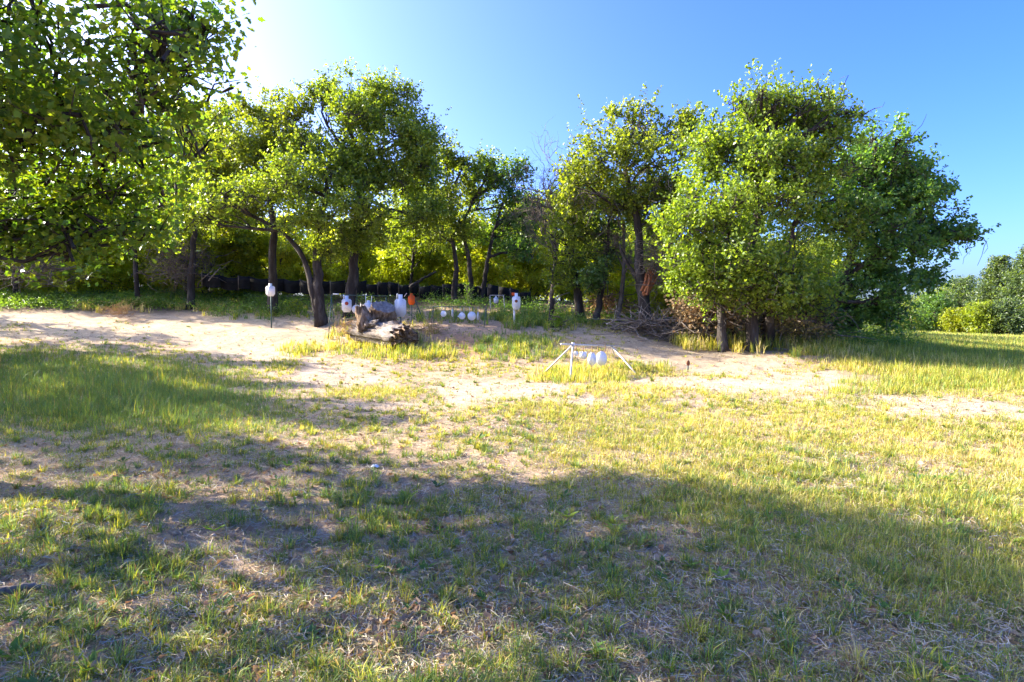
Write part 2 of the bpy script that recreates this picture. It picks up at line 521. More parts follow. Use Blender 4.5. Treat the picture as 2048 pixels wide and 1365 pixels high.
def f_near(x, y, px, py, b):
    patchy = fbm(x, y, .9, 51); fine = fbm(x, y, .28, 60)
    fore = sstep(880, 980, py)
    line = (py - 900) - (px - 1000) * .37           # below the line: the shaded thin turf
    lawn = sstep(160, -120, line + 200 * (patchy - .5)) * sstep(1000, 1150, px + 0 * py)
    d = .50 * sstep(.40, .62, patchy * .6 + fine * .4) + .05
    d = np.maximum(d, lawn * (.35 + .8 * sstep(.35, .5, patchy)))
    left = zone(px, py, 150, 780, 420, 95)
    d = np.maximum(d, left * .95)
    d = np.maximum(d, patch(px, py, GREEN) * .9)
    d = d * (1 - sstep(.1, .85, b)) + .05
    mead_ = (px > 1650 + 160 * (patchy - .5)) & (py < 770)
    d = np.where(mead_, 0, d)
    h = .04 + .05 * fine + .03 * lawn * (.6 + R.random(len(x))) + .10 * left + .05 * patch(px, py, GREEN)
    h = h * (1 + .9 * (R.random(len(x)) < .06))
    g_ = .66 + .3 * (fbm(x, y, 2.1, 71) - .5) * 2 - .30 * lawn + .2 * left + R.normal(0, .13, len(x))  # yellower on the sunlit side of the line: sunlight put into blade colour
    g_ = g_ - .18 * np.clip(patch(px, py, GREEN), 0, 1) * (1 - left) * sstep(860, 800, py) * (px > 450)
    g_ = np.clip(g_, .12, .95)
    sp = .02 + .05 * R.random(len(x)) + .06 * left + .03 * lawn
    lean = np.full(len(x), .75) - .25 * left
    return d, h, g_, sp, lean


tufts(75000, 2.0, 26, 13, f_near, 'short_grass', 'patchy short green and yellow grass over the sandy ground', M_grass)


def f_clump(x, y, px, py, b):
    n_ = len(x)
    d = (.25 + .75 * sstep(.42, .62, fbm(x, y, 1.4, 53))) * (1 - sstep(.45, .85, b)) * (1 - zone(px, py, 150, 780, 420, 95) * .6)
    d = np.where((px > 1650) & (py < 770), 0, d)
    return d, R.uniform(.06, .15, n_), np.clip(R.normal(.72, .18, n_) - .2 * (py < 900), .1, 1), R.uniform(.02, .05, n_), np.full(n_, .75)


tufts(6500, 2.0, 18, 42, f_clump, 'grass_clumps', 'separate bushy clumps of coarse green grass dotted over the turf', M_grass, 1.35)


def f_mead(x, y, px, py, b):
    wv = (fbm(x, y, 1.6, 97) - .5)
    inside = sstep(-90, 130, px - (1670 + (py - 690) * .9 + 260 * wv)) * (py < 810)
    edge = sstep(800, 745, py + 60 * wv)
    d = inside * edge
    return d, (.22 + .14 * fbm(x, y, 1.5, 91)) * (.4 + .6 * inside) * (.5 + .5 * edge) + .1 * (R.random(len(x)) < .1), np.clip(.55 + .3 * (fbm(x, y, 5, 92) - .5) * 2 + R.normal(0, .1, len(x)), .1, .9), .1 + .004 * y + 0 * x, np.full(len(x), .45)


def meadow():
    nn = 42000
    D = np.exp(R.uniform(math.log(12), math.log(95), nn)); u = R.uniform(.48, 1.1, nn)
    return u * D, D


_sc = scatter
scatter = lambda nn, a_, b_, ul=.98, pw=0: meadow()
tufts(42000, 12, 95, 9, f_mead, 'meadow_grass', 'taller green meadow grass on the right reaching back to the far trees', M_grass, 1.3)
scatter = _sc


# dry straw lying on the soil
def straw(nn, d0, d1, name, label, lmin, lmax, wdt):
    x, y = scatter(nn, d0, d1)
    z = H(x, y)
    bare_, _, px, py = cover(x, y, z)
    dens = .3 + .7 * sstep(.3, .6, fbm(x, y, .7, 41)) - .28 * sstep(.35, .8, bare_)
    keep = (R.random(nn) < dens) & ~((px > 1700) & (py < 760))
    x, y, z, px, py = x[keep], y[keep], z[keep], px[keep], py[keep]
    n_ = len(x)
    L = R.uniform(lmin, lmax, n_) * (1 + y * .02); az = R.uniform(0, 2 * math.pi, n_)
    W = (wdt + .00035 * y) * R.uniform(.6, 1.3, n_)
    dx, dy = np.cos(az), np.sin(az)
    bend = R.normal(0, .25, n_)
    p0 = np.stack([x - dx * L / 2, y - dy * L / 2], 1); p2 = np.stack([x + dx * L / 2, y + dy * L / 2], 1)
    p1 = np.stack([x - dy * L * bend * .5, y + dx * L * bend * .5], 1)
    lift = np.abs(R.normal(0, .012, (n_, 3))) + .004 + .02 * (R.random((n_, 3)) < .15)
    V = []
    for j, pp in enumerate((p0, p1, p2)):
        zz = H(pp[:, 0], pp[:, 1]) + lift[:, j]
        sx, sy = -dy * W / 2, dx * W / 2
        tap = (.6, 1, .3)[j]
        V.append(np.stack([pp[:, 0] - sx * tap, pp[:, 1] - sy * tap, zz], 1)); V.append(np.stack([pp[:, 0] + sx * tap, pp[:, 1] + sy * tap, zz + .002], 1))
    V = np.stack(V, 1).reshape(-1, 3); i = np.arange(n_) * 6
    q = np.concatenate([np.stack([i, i + 1, i + 3, i + 2], 1), np.stack([i + 2, i + 3, i + 5, i + 4], 1)])
    pal = np.array([(.60, .49, .32), (.50, .39, .23), (.66, .58, .43), (.32, .21, .12), (.44, .42, .20), (.52, .49, .44)])
    col = pal[R.integers(0, 6, n_)] * R.uniform(.6, 1.1, n_)[:, None]
    o = mesh(name, V, [q], M_straw, col=np.repeat(col, 6, 0))
    return tag(o, label, kind='stuff')


straw(225000, 1.9, 24, 'dry_straw', 'dead grass stems and straw lying flat on the soil', .03, .11, .0024)

# ------------------------------------------------------------------ foliage
OAK = [(0.0, 0), (.09, .16), (.14, .34), (.27, .44), (.31, .60), (.20, .68), (.24, .84), (.12, .98), (0, 1.02)]


def leaves(Gm, pos, size, pal, lobed=False, up=.35, sat=None, aspect=.85, droop=None):
    n_ = len(pos)
    if n_ == 0: return
    nrm = R.normal(size=(n_, 3)); nrm[:, 2] = np.abs(nrm[:, 2]) * (1 - up) + up * 1.6
    nrm /= np.linalg.norm(nrm, axis=1)[:, None]
    d = R.normal(size=(n_, 3)); d -= (d * nrm).sum(1)[:, None] * nrm
    d /= np.linalg.norm(d, axis=1)[:, None]
    s_ = np.cross(nrm, d)
    sz = (size * R.uniform(.65, 1.3, n_))[:, None]
    pal = np.asarray(pal)
    wts = R.dirichlet(np.ones(len(pal)) * .9, n_)
    col = wts @ pal * R.uniform(.75, 1.25, n_)[:, None]
    if sat is not None: col = col * sat
    fold = .16
    if lobed:
        k_ = len(OAK)
        L = [pos + d * sz * (yy - .5) + s_ * sz * xx * 1.15 + nrm * sz * xx * fold * 2 for xx, yy in OAK]
        Rr = [pos + d * sz * (yy - .5) - s_ * sz * xx * 1.15 + nrm * sz * xx * fold * 2 for xx, yy in OAK[1:-1]]
        V = np.stack(L + Rr, 1).reshape(-1, 3); m_ = k_ + k_ - 2
        i = (np.arange(n_) * m_)[:, None]
        A = i + np.arange(k_)[None]
        B = i + np.array([0] + [k_ - 1] + list(range(m_ - 1, k_ - 1, -1)))[None]
        Gm.add(V, [A, B], np.repeat(col, m_, 0))
    else:
        V = np.stack([pos - d * sz * .5, pos + s_ * sz * aspect * .5 + nrm * sz * fold, pos + d * sz * .5, pos - s_ * sz * aspect * .5 + nrm * sz * fold], 1).reshape(-1, 3)
        i = np.arange(n_) * 4
        Gm.add(V, [np.stack([i, i + 1, i + 2], 1), np.stack([i, i + 2, i + 3], 1)], np.repeat(col, 4, 0))


PAL_OAK = [(.13, .19, .03), (.19, .25, .03), (.085, .15, .04), (.28, .32, .045)]
PAL_YEL = [(.25, .30, .025), (.16, .24, .022), (.33, .32, .025), (.10, .17, .022)]
PAL_SAP = [(.42, .46, .04), (.32, .40, .035), (.50, .44, .05), (.22, .32, .04)]  # sapling leaves, brightened in colour to look backlit
PAL_BLUE = [(.08, .17, .055), (.11, .20, .065), (.06, .135, .045), (.15, .22, .05)]
PAL_DEAD = [(.30, .16, .08), (.44, .28, .17), (.18, .09, .05), (.38, .31, .16)]
PAL_CEDAR = [(.075, .12, .055), (.11, .155, .08), (.06, .10, .045), (.14, .18, .085)]


def crown(Gf, Gt, blobs, size, layers, pal, lobed=False, sprig=.35, hubs=None, thin=.42, twigs=.25, up=.12):
    layers = layers * 1.6; thin = thin - .02
    """blobs: (centre, radii). clumps of leaves on outward sprigs through each lobe; twigs go into Gt"""
    sub = []
    for c, r in blobs:
        c = np.asarray(c, float); r = np.asarray(r, float)
        if r[0] < .55:
            sub.append((c, r, r)); continue
        for q in range(9):
            d = R.normal(size=3); d /= np.linalg.norm(d)
            sub.append((c + d * r * R.uniform(.45, 1.0), r * R.uniform(.26, .46) * np.array((1.15, 1.15, .8)), r))
    for bi, (c, r, rb_) in enumerate(sub):
        area = math.pi * r[0] * r[2]
        nl = layers * area / (.42 * size * size) * .85
        per = 18
        nc = max(9, int(nl / per))
        d = R.normal(size=(nc, 3)); d /= np.linalg.norm(d, axis=1)[:, None]
        rad = (.35 + .68 * R.random(nc) ** .55)
        rad = np.where(R.random(nc) < .12, rad * R.uniform(1.0, 1.28, nc), rad)
        cc = c + d * r * rad[:, None]
        # gaps: a lumpy field decides where sprays sit
        f = fbm(cc[:, 0] + cc[:, 2] * .37, cc[:, 2] + cc[:, 1] * .61, 1.1, 200 + bi)
        cc_k = f > (thin if rb_[0] > .8 else .15)
        cc, d, rad = cc[cc_k], d[cc_k], rad[cc_k]
        outer = rad > .8
        n_c = len(cc)
        # axis of each spray: outward and up
        ax = d + np.array((0, 0, .55)) + R.normal(0, .35, (n_c, 3))
        ax /= np.linalg.norm(ax, axis=1)[:, None]
        ln = np.where(outer, R.uniform(.35, 1.05, n_c), R.uniform(.2, .5, n_c)) * (.35 + sprig * 1.2)
        ln = np.where(R.random(n_c) < .08, ln * 1.7, ln)
        idx = np.repeat(np.arange(n_c), R.poisson(per, n_c))
        t = R.random(len(idx))
        sg = (.125 * (1 - .6 * t) * np.where(outer[idx], .8, 1.25))[:, None]
        pos = cc[idx] + ax[idx] * (t * ln[idx])[:, None] + R.normal(size=(len(idx), 3)) * sg
        leaves(Gf, pos, size, pal, lobed, up)
        if Gt is not None:
            sel = np.nonzero(R.random(n_c) < twigs)[0]
            for q in sel[:22]:
                hub = c + (cc[q] - c) * .25 + R.normal(0, .15, 3) - np.array((0, 0, .15 * r[2]))
                mid = (hub + cc[q]) / 2 + R.normal(0, .12, 3)
                Gt.tube([hub, mid, cc[q], cc[q] + ax[q] * ln[q] * .8], [.022, .014, .009, .003], 4, False)


def bend(p0, p1, n_=6, wob=.12):
    p0, p1 = np.asarray(p0, float), np.asarray(p1, float)
    L = np.linalg.norm(p1 - p0); t = np.linspace(0, 1, n_)[:, None]
    P = p0 * (1 - t) + p1 * t
    P += np.sin(t * math.pi) * R.normal(0, wob * L * .35, 3) + (np.sin(t * math.pi) * R.normal(0, wob * L * .12, (n_, 3)))
    return P


def smooth_path(pts, n_=16):
    pts = np.asarray(pts, float)
    s_ = np.concatenate([[0], np.cumsum(np.linalg.norm(np.diff(pts, axis=0), axis=1))])
    t = np.linspace(0, s_[-1], n_)
    P = np.stack([np.interp(t, s_, pts[:, j]) for j in range(3)], 1)
    Q = P.copy()
    for _ in range(2): Q[1:-1] = (Q[:-2] + 2 * Q[1:-1] + Q[2:]) / 4
    return Q


def hero(name, label, D, trunks, blobs, size=.11, layers=3.2, pal=PAL_OAK, thin=.42, lobed=False, sprig=.35, group=None, deadtw=0, cat='tree', dz=.8, base=None, twigs=.25, limb=1.0, own_dead=False):
    """trunks: list of (radius, [(px,py[,dD])...]); blobs (px,py,rx,ry[,dD]) in photo pixels at distance D"""
    Gt, Gf, Gd = Geo(), Geo(), Geo()
    b0 = None; tips = []
    for ti, (r0, pts) in enumerate(trunks):
        W = [at(q[0], q[1], D + (q[2] if len(q) > 2 else 0)) for q in pts]
        if pts[0][1] > 560 or ti == 0:
            x, y = W[0][0], W[0][1]
            W[0] = np.array((x, y, gz(x, y) - .12))
        P = smooth_path(W, 18)
        P[1:-1] += R.normal(0, r0 * .16, (16, 3)) * np.array((1, 1, .3))
        rr = np.interp(np.linspace(0, 1, 18), [0, .06, .2, 1], [1.55, 1.15, 1, .38]) * r0
        Gt.tube(P, rr, 10, True, jit=.10)
        if b0 is None: b0 = P[0] + (0, 0, .12)
        tips.append(P)
    WB = []
    for q in blobs:
        dD = q[4] if len(q) > 4 else R.uniform(-.8, .8)
        c = at(q[0], q[1], D + dD); s_ = (D + dD) / F
        WB.append((c, (q[2] * s_, (q[2] + q[3]) / 2 * s_ * dz, q[3] * s_)))
    allp = np.concatenate([P[8:] for P in tips])
    for c, r in WB:
        # limb from the nearest trunk point lower than the lobe
        cost = np.linalg.norm(allp - c, axis=1) + 2.5 * np.maximum(0, allp[:, 2] - c[2] + .3)
        s0 = allp[np.argmin(cost)]
        P = bend(s0, c + np.array((0, 0, r[2] * .25)), 8, .2)
        L = np.linalg.norm(P[-1] - P[0])
        Gt.tube(P, np.linspace(min(.09, .03 + .025 * L) * limb, .02 * limb, 8), 6, False, jit=.08)
        for _ in range(7):
            k0 = R.integers(2, 8); d = R.normal(size=3); d /= np.linalg.norm(d); d[2] = abs(d[2]) * .8
            e_ = c + d * np.array(r) * R.uniform(.6, .95)
            Gt.tube(bend(P[k0], e_, 5, .3), np.linspace(.03 * limb, .006, 5), 4, False)
        for _ in range(int(deadtw)):
            d = R.normal(size=3); d[2] = -abs(d[2]) * .6; d /= np.linalg.norm(d)
            e0 = c + d * np.array(r) * R.uniform(.3, .8); e1 = e0 + R.normal(0, .45, 3) + np.array((0, -.1, -.25))
            (Gd if own_dead else Gt).tube(bend(e0, e1, 6, .6), np.linspace(.016, .005, 6), 4, False)
    crown(Gf, Gt, WB, size, layers, pal, lobed, sprig, thin=thin, twigs=twigs)
    base = b0 if base is None else base
    t = thing(name, label, cat, base, group)
    Gt.build('trunk', M_bark, t, base, True)
    Gf.build('crown', M_leaf, t, base)
    if own_dead: Gd.build('dead_branches', M_twig, t, base)
    return t


# --- the trees one can tell apart
near = hero('oak_tree', 'nearest oak overhanging the top left corner with large dark lobed leaves', 5.8,
     [(.22, [(-420, 900, .5), (-410, 600, .5), (-330, 330, .3), (-120, 120, 0)]), (.05, [(-330, 330), (-100, 240), (120, 200), (260, 175)])],
     [(90, 110, 210, 150, -.7), (-160, 60, 260, 220, -.9), (260, 110, 110, 110, -.5), (330, 70, 60, 60, -.9), (140, 300, 200, 90, .8), (320, 225, 80, 45, 0),
      (-150, 330, 230, 150, 0), (60, 400, 170, 55, 1.2), (240, 400, 120, 42, 1.4), (290, 470, 70, 22, 1.4), (120, 470, 110, 30, 1.0), (-380, 200, 230, 260, 0), (200, 250, 150, 60, .3), (60, 480, 160, 40, 1.2), (30, 250, 120, 90, .2), (410, 60, 36, 14, -.3), (375, 25, 40, 20, -.5), (-300, -80, 330, 180, -.8),
      (395, 95, 38, 22, 0), (385, 165, 45, 22, 0), (330, 10, 45, 30, 0), (400, 320, 40, 25, .5)],
     size=.072, layers=1.75, pal=[(.07, .14, .02), (.11, .18, .02), (.05, .12, .03), (.22, .23, .02)], lobed=True, thin=.36, sprig=.2, limb=.45)
hero('oak_tree', 'rounded oak with straight dark trunk rising behind the leftmost white target', 27.0,
     [(.20, [(547, 598), (545, 540), (549, 480), (540, 400), (530, 320)])],
     [(490, 300, 80, 70), (540, 235, 72, 45), (430, 265, 60, 60), (400, 350, 60, 70), (570, 320, 80, 80), (480, 390, 80, 50), (600, 250, 40, 50)], thin=.40, layers=3.4, pal=PAL_YEL[:2] + PAL_OAK)
hero('oak_tree', 'forked oak with a long limb leaning left, beside the dark green stand', 25.0,
     [(.22, [(640, 618), (636, 560), (632, 500), (642, 440), (655, 360)]), (.13, [(640, 575, -.1), (608, 510), (565, 462), (505, 432), (450, 405)])],
     [(560, 370, 100, 62, -1), (450, 400, 75, 48, -1.5), (640, 330, 80, 75), (690, 420, 75, 45, -1), (600, 440, 60, 30, -1.2), (380, 440, 50, 40, -.5), (330, 380, 60, 50, 0), (660, 490, 50, 30, 0)], thin=.43, layers=3.0, deadtw=12)
hero('oak_tree', 'oak filling the skyline between the nearest oak and the rounded oak', 29.0,
     [(.16, [(380, 585), (385, 500), (392, 420), (398, 330)])],
     [(395, 250, 55, 42), (345, 300, 60, 60), (430, 300, 45, 50), (380, 370, 70, 50), (330, 230, 50, 30), (450, 230, 30, 22)], thin=.42, layers=3.2, pal=PAL_YEL[:2] + PAL_OAK)
hero('oak_tree', 'tallest oak of the left wood, crown domed above its neighbours', 26.0,
     [(.22, [(697, 602), (705, 545), (712, 480), (716, 420), (722, 320)])],
     [(700, 195, 80, 52), (770, 225, 72, 58), (790, 290, 85, 70), (680, 280, 75, 75), (825, 360, 58, 65), (760, 375, 90, 60), (850, 440, 36, 42), (720, 470, 60, 40), (640, 190, 28, 30), (845, 290, 30, 60)],
     thin=.41, layers=3.5, deadtw=10)
hero('oak_tree', 'slim oak with open crown standing just right of the tallest oak', 28.0,
     [(.13, [(908, 590), (912, 520), (900, 450), (905, 400)])],
     [(925, 330, 40, 40), (905, 400, 45, 45), (880, 470, 42, 40), (940, 380, 35, 30), (900, 310, 30, 26), (870, 420, 30, 40), (925, 450, 36, 30)], thin=.42, layers=3.2)
hero('oak_tree', 'thin oak with a crooked trunk and sparse crown in the gap between the two woods', 28.5,
     [(.13, [(945, 592), (938, 520), (925, 455), (945, 400)])],
     [(965, 400, 40, 42), (950, 470, 36, 36), (1010, 360, 34, 40), (975, 345, 26, 30), (1000, 420, 36, 30)], thin=.44, layers=3.0, deadtw=10)
hero('oak_tree', 'oak with a slim leaning trunk just left of the bare dead tree', 29.0,
     [(.12, [(962, 592), (975, 530), (985, 470), (1005, 410)])],
     [(1030, 375, 34, 42), (1045, 440, 38, 40), (1000, 470, 46, 36), (1060, 500, 36, 40), (1030, 345, 22, 22), (1060, 430, 24, 34)], thin=.43, layers=3.0, pal=PAL_BLUE)
hero('oak_tree', 'dark leaning oak right of the wooden snag post with leaves to the ground', 24.5,
     [(.17, [(1163, 622), (1152, 575), (1140, 520), (1146, 450), (1150, 380)])],
     [(1155, 345, 34, 50), (1125, 480, 55, 45), (1165, 420, 52, 42), (1120, 540, 40, 30), (1190, 520, 46, 34)], thin=.42, layers=2.8, deadtw=8)
hero('oak_tree', 'small forked oak between the leaning oak and the split oak', 24.0,
     [(.13, [(1190, 632), (1205, 575), (1215, 510), (1218, 450)])],
     [(1205, 480, 50, 40), (1235, 400, 50, 50), (1190, 560, 30, 20)], thin=.44, layers=2.6, pal=PAL_BLUE, deadtw=12)
split = hero('oak_tree', 'vine hung oak with a torn orange split low on its trunk', 22.5,
     [(.21, [(1285, 632), (1291, 592), (1274, 545), (1282, 480), (1266, 420), (1250, 340)]), (.08, [(1276, 560), (1250, 520), (1240, 490)])],
     [(1265, 255, 60, 38), (1220, 320, 75, 60), (1355, 265, 38, 45), (1310, 340, 75, 65), (1270, 410, 80, 50), (1170, 380, 42, 55), (1340, 430, 40, 60)], thin=.41, layers=3.4, deadtw=34, own_dead=True)
big = hero('oak_tree', 'broadest bright oak crown sweeping to the ground right of centre', 19.0,
     [(.17, [(1500, 690), (1508, 610), (1500, 520), (1520, 400), (1540, 300)]), (.13, [(1448, 692), (1440, 620), (1450, 540), (1460, 440)]), (.14, [(1535, 692, .6), (1545, 610), (1570, 520), (1600, 400)])] + [(.05 + .015 * (k % 3), [(px, 692, .9 + .3 * (k % 3)), (px + (-1) ** k * 9, 620, .9), (px + (-1) ** k * 16, 540, .6)]) for k, px in enumerate((1415, 1470, 1520, 1562, 1585, 1612))],
     [(1480, 330, 85, 75), (1500, 235, 45, 45), (1560, 225, 50, 40), (1610, 270, 75, 62), (1430, 330, 50, 50), (1430, 430, 85, 75, -1), (1550, 400, 105, 85, -.6), (1400, 515, 62, 50, -.5), (1480, 530, 95, 60, -1), (1590, 540, 95, 58, -.8), (1660, 330, 50, 80), (1650, 430, 70, 70), (1380, 400, 30, 50), (1540, 600, 70, 30, -.4), (1440, 590, 55, 26, -.6), (1620, 610, 60, 30, -.3), (1365, 470, 34, 50, -.3), (1430, 555, 60, 30, -.9), (1380, 560, 36, 28, -.3), (1520, 580, 80, 30, -.9), (1420, 280, 40, 40), (1540, 300, 55, 45), (1655, 265, 36, 34), (1478, 200, 13, 26), (1522, 186, 15, 30), (1556, 205, 14, 24), (1592, 215, 14, 26), (1640, 196, 15, 28), (1672, 205, 16, 22), (1702, 225, 26, 12), (1500, 260, 30, 30)],
     size=.10, thin=.43, layers=3.1, deadtw=7, pal=PAL_OAK + [(.12, .19, .03)])
hero('oak_tree', 'darkest oak at the right end, one long branch reaching over the meadow', 20.5,
     [(.17, [(1648, 694), (1672, 610), (1700, 520), (1730, 420), (1745, 340)]), (.07, [(1690, 560), (1760, 500), (1850, 480), (1955, 478)]), (.12, [(1602, 694), (1605, 620), (1640, 540)])],
     [(1755, 335, 45, 55), (1790, 400, 75, 55), (1850, 455, 60, 40), (1730, 450, 75, 85), (1780, 530, 90, 50), (1700, 580, 75, 48), (1790, 590, 60, 34), (1905, 472, 40, 16, 0), (1948, 472, 18, 9, 0), (1850, 560, 34, 14, 0), (1640, 620, 70, 34), (1690, 640, 60, 30), (1760, 620, 60, 26), (1700, 360, 50, 60), (1840, 400, 36, 28), (1745, 285, 18, 30), (1800, 290, 26, 34), (1770, 330, 55, 50), (1720, 420, 60, 60), (1830, 350, 34, 26), (1850, 385, 40, 16), (1790, 480, 70, 50)],
     thin=.40, layers=3.4, pal=PAL_BLUE + PAL_OAK[:1], deadtw=4, size=.115)
# orange torn wood on the split oak
bp = np.array(split.location)
gm = Geo(); q0 = at(1291, 585, 22.2)
for k in range(26):
    t_ = k / 25
    a0 = q0 + R.normal(0, .05, 3); a1 = at(1296 + 17 * t_ + R.normal(0, 2), 548 - R.uniform(-8, 14), 22.1) + R.normal(0, .04, 3)
    gm.tube([a0, (a0 + a1) / 2 + R.normal(0, .03, 3), a1], [.06, .05, .006], 4, False)
gm.build('torn_limb', M_splint, split, bp)


# dead bare tree in the gap
def dead_tree(D, base_px, tips, name, label):
    Gm = Geo(); b = at(base_px, 610, D); b[2] = gz(b[0], b[1]) - .05
    top = at(base_px + 12, 440, D)
    P = smooth_path([b, (b + top) / 2 + (0.15, 0, 0), top], 12)
    Gm.tube(P, np.linspace(.11, .045, 12), 8, False, jit=.1)

    def br(p0, d, L, r, lv):
        e_ = p0 + d * L
        Q = bend(p0, e_, 6, .35); Gm.tube(Q, np.linspace(r, r * .35, 6), 4, False)
        if lv:
            for _ in range(5):
                dd = d + R.normal(0, .65, 3); dd /= np.linalg.norm(dd)
                br(Q[R.integers(1, 6)], dd, L * R.uniform(.4, .75), r * .55, lv - 1)
    for (px, py) in tips:
        tp = at(px, py, D + R.uniform(-.6, .6)); s0 = P[R.integers(5, 12)]
        d = tp - s0; L = np.linalg.norm(d)
        br(s0, d / L, L, .04, 3)
    t = thing(name, label, 'dead tree', b + (0, 0, .05))
    Gm.build('trunk', M_twig, t, b + (0, 0, .05), True)
    return t


dead_tree(26.0, 1098, [(1065, 385), (1085, 370), (1110, 360), (1135, 370), (1060, 420), (1150, 400), (1080, 450), (1120, 380), (1095, 400)], 'dead_tree', 'bare grey dead tree with tangled twigs in the gap between the woods')
dead_tree(24.0, 1235, [(1180, 440), (1200, 470), (1250, 460), (1230, 490), (1260, 520)], 'dead_tree', 'grey leafless tangle of branches hanging left of the split oak')


# --- prototype trees of the wood behind, then copies
def proto(hgt, cr, low, pal, size, layers, seed, r0=.12):
    Gt, Gf = Geo(), Geo()
    lean = R.normal(0, .35, 2)
    P = smooth_path([(0, 0, -.15), (lean[0] * .4, lean[1] * .3, hgt * .3), (lean[0], lean[1], hgt * .6), (lean[0] * .6, 0, hgt * .88)], 14)
    Gt.tube(P, np.interp(np.linspace(0, 1, 14), [0, .08, 1], [1.4, 1, .3]) * r0, 8, False, jit=.1)
    B = []
    for k in range(9):
        z = hgt * (low + (1 - low) * (k + .5) / 9.5)
        an = k * 2.4 + R.uniform(0, 1); rr = cr * (.62 if k < 7 else .2) * R.uniform(.5, 1)
        c = np.array((math.cos(an) * rr, math.sin(an) * rr, z)); s_ = cr * R.uniform(.38, .55)
        B.append((c, (s_, s_, s_ * .72)))
        q = P[min(13, int(z / hgt * 11))]
        Gt.tube(bend(q, c, 6, .3), np.linspace(.05, .015, 6), 5, False)
    crown(Gf, Gt, B, size, layers, pal, thin=.42, twigs=.2)
    return Gt, Gf


def make_proto(name, label, cat, loc, args, group):
    Gt, Gf = proto(*args)
    t = thing(name, label, cat, loc, group)
    Gt.build('trunk', M_bark, t, (0, 0, 0), True); Gf.build('crown', M_leaf, t, (0, 0, 0))
    return t


WOOD_L = 'slender dark trunked oak standing deep in the shade of the wood behind the black wall'
WOOD_G = 'trees deep in the wood'
spots = []
for k, px in enumerate(np.linspace(-150, 1130, 14)):
    D = 35 + (k * 7 % 5) * 3.2 + R.uniform(-1, 1)
    spots.append((px + R.uniform(-15, 15), D))
for px, D in ((1230, 31), (1330, 30), (1420, 28), (1300, 36), (1500, 27), (1590, 26.5), (1180, 34), (1390, 34), (1480, 33), (1560, 34), (1640, 33)):
    spots.append((px, D))
PA = [(8.2, 2.4, .28, PAL_YEL + PAL_OAK, .14, 1.5, 1), (7.4, 2.2, .15, PAL_YEL, .14, 1.5, 2), (8.8, 2.6, .34, PAL_OAK + PAL_YEL, .14, 1.6, 3), (6.6, 2.2, .1, PAL_OAK + PAL_YEL, .13, 1.6, 4)]
protos = []
for k, (px, D) in enumerate(spots):
    b = at(px, 600, D); x, y = b[0], b[1]; loc = (x, y, gz(x, y))
    if k < 4:
        protos.append(make_proto('oak_tree', WOOD_L, 'tree', loc, PA[k], WOOD_G))
    else:
        s_ = R.uniform(.8, 1.05) * (.72 if px > 1150 else 1) * (1.02 if 860 < px < 1150 else 1)
        copy_thing(protos[k % 4], loc, R.uniform(0, 6.28), WOOD_L, WOOD_G, s_)

# understory saplings: yellow-green leaf colours under the crowns, backlight painted in
UL = 'leafy yellow green sapling filling the space under the oaks behind the black wall'
UG = 'saplings under the oaks'
up0 = None
us = [(px + R.uniform(-18, 18), 31.5 + R.uniform(0, 5)) for px in np.linspace(-150, 1130, 26)] + [(px + R.uniform(-18, 18), 38 + R.uniform(0, 9)) for px in np.linspace(-100, 1650, 30)] + [(1215, 26.5), (1350, 25), (1260, 28), (1410, 24.5), (1500, 24)]
ups = []
for k, (px, D) in enumerate(us):
    b = at(px, 600, D); loc = (b[0], b[1], gz(b[0], b[1]))
    if k < 2:
        ups.append(make_proto('sapling', UL, 'sapling', loc, (3.6, 1.35, .08, [PAL_SAP, PAL_SAP + PAL_YEL][k], .12, 1.35, 9, .04), UG))
    else:
        copy_thing(ups[k % 2], loc, R.uniform(0, 6.28), UL, UG, R.uniform(.75, 1.15) * (1.5 if D > 37 else 1))

for k, px in enumerate((-60, 20, 95, 160, 225, 330, 415, 470)):
    D = 32.2 + (k % 3) * .8; b = at(px, 600, D)
    copy_thing(ups[k % 2], (b[0], b[1], gz(b[0], b[1])), k * 1.7, 'leafy sapling in the front row of the wood at the left, behind the weeds', 'front row saplings at the left', .85 + .12 * (k % 3))
# trees at the left edge of the frame, standing in front of the wood
LT = [(275, 578, 30, 1.0, 'oak at the left with a thick dark trunk reaching the weeds below the nearest oak'),
      (30, 585, 31, 1.0, 'oak standing at the far left edge behind low dark branches'),
      (165, 580, 33, .95, 'oak between the far left oak and the thick trunked oak'),
      (375, 570, 32, .9, 'leaning oak behind the left tangle of dead vines'),
      (455, 575, 33, .95, 'thin straight oak just left of the leftmost white target'),
      (820, 590, 33, .85, 'leaning thin oak behind the black wall right of the tallest oak')]
for k, (px, py, D, s_, lb) in enumerate(LT):
    b = at(px, py, D)
    copy_thing(protos[[2, 0, 3, 1, 2, 0][k]], (b[0], b[1], gz(b[0], b[1])), k * 1.3, lb, None, s_)
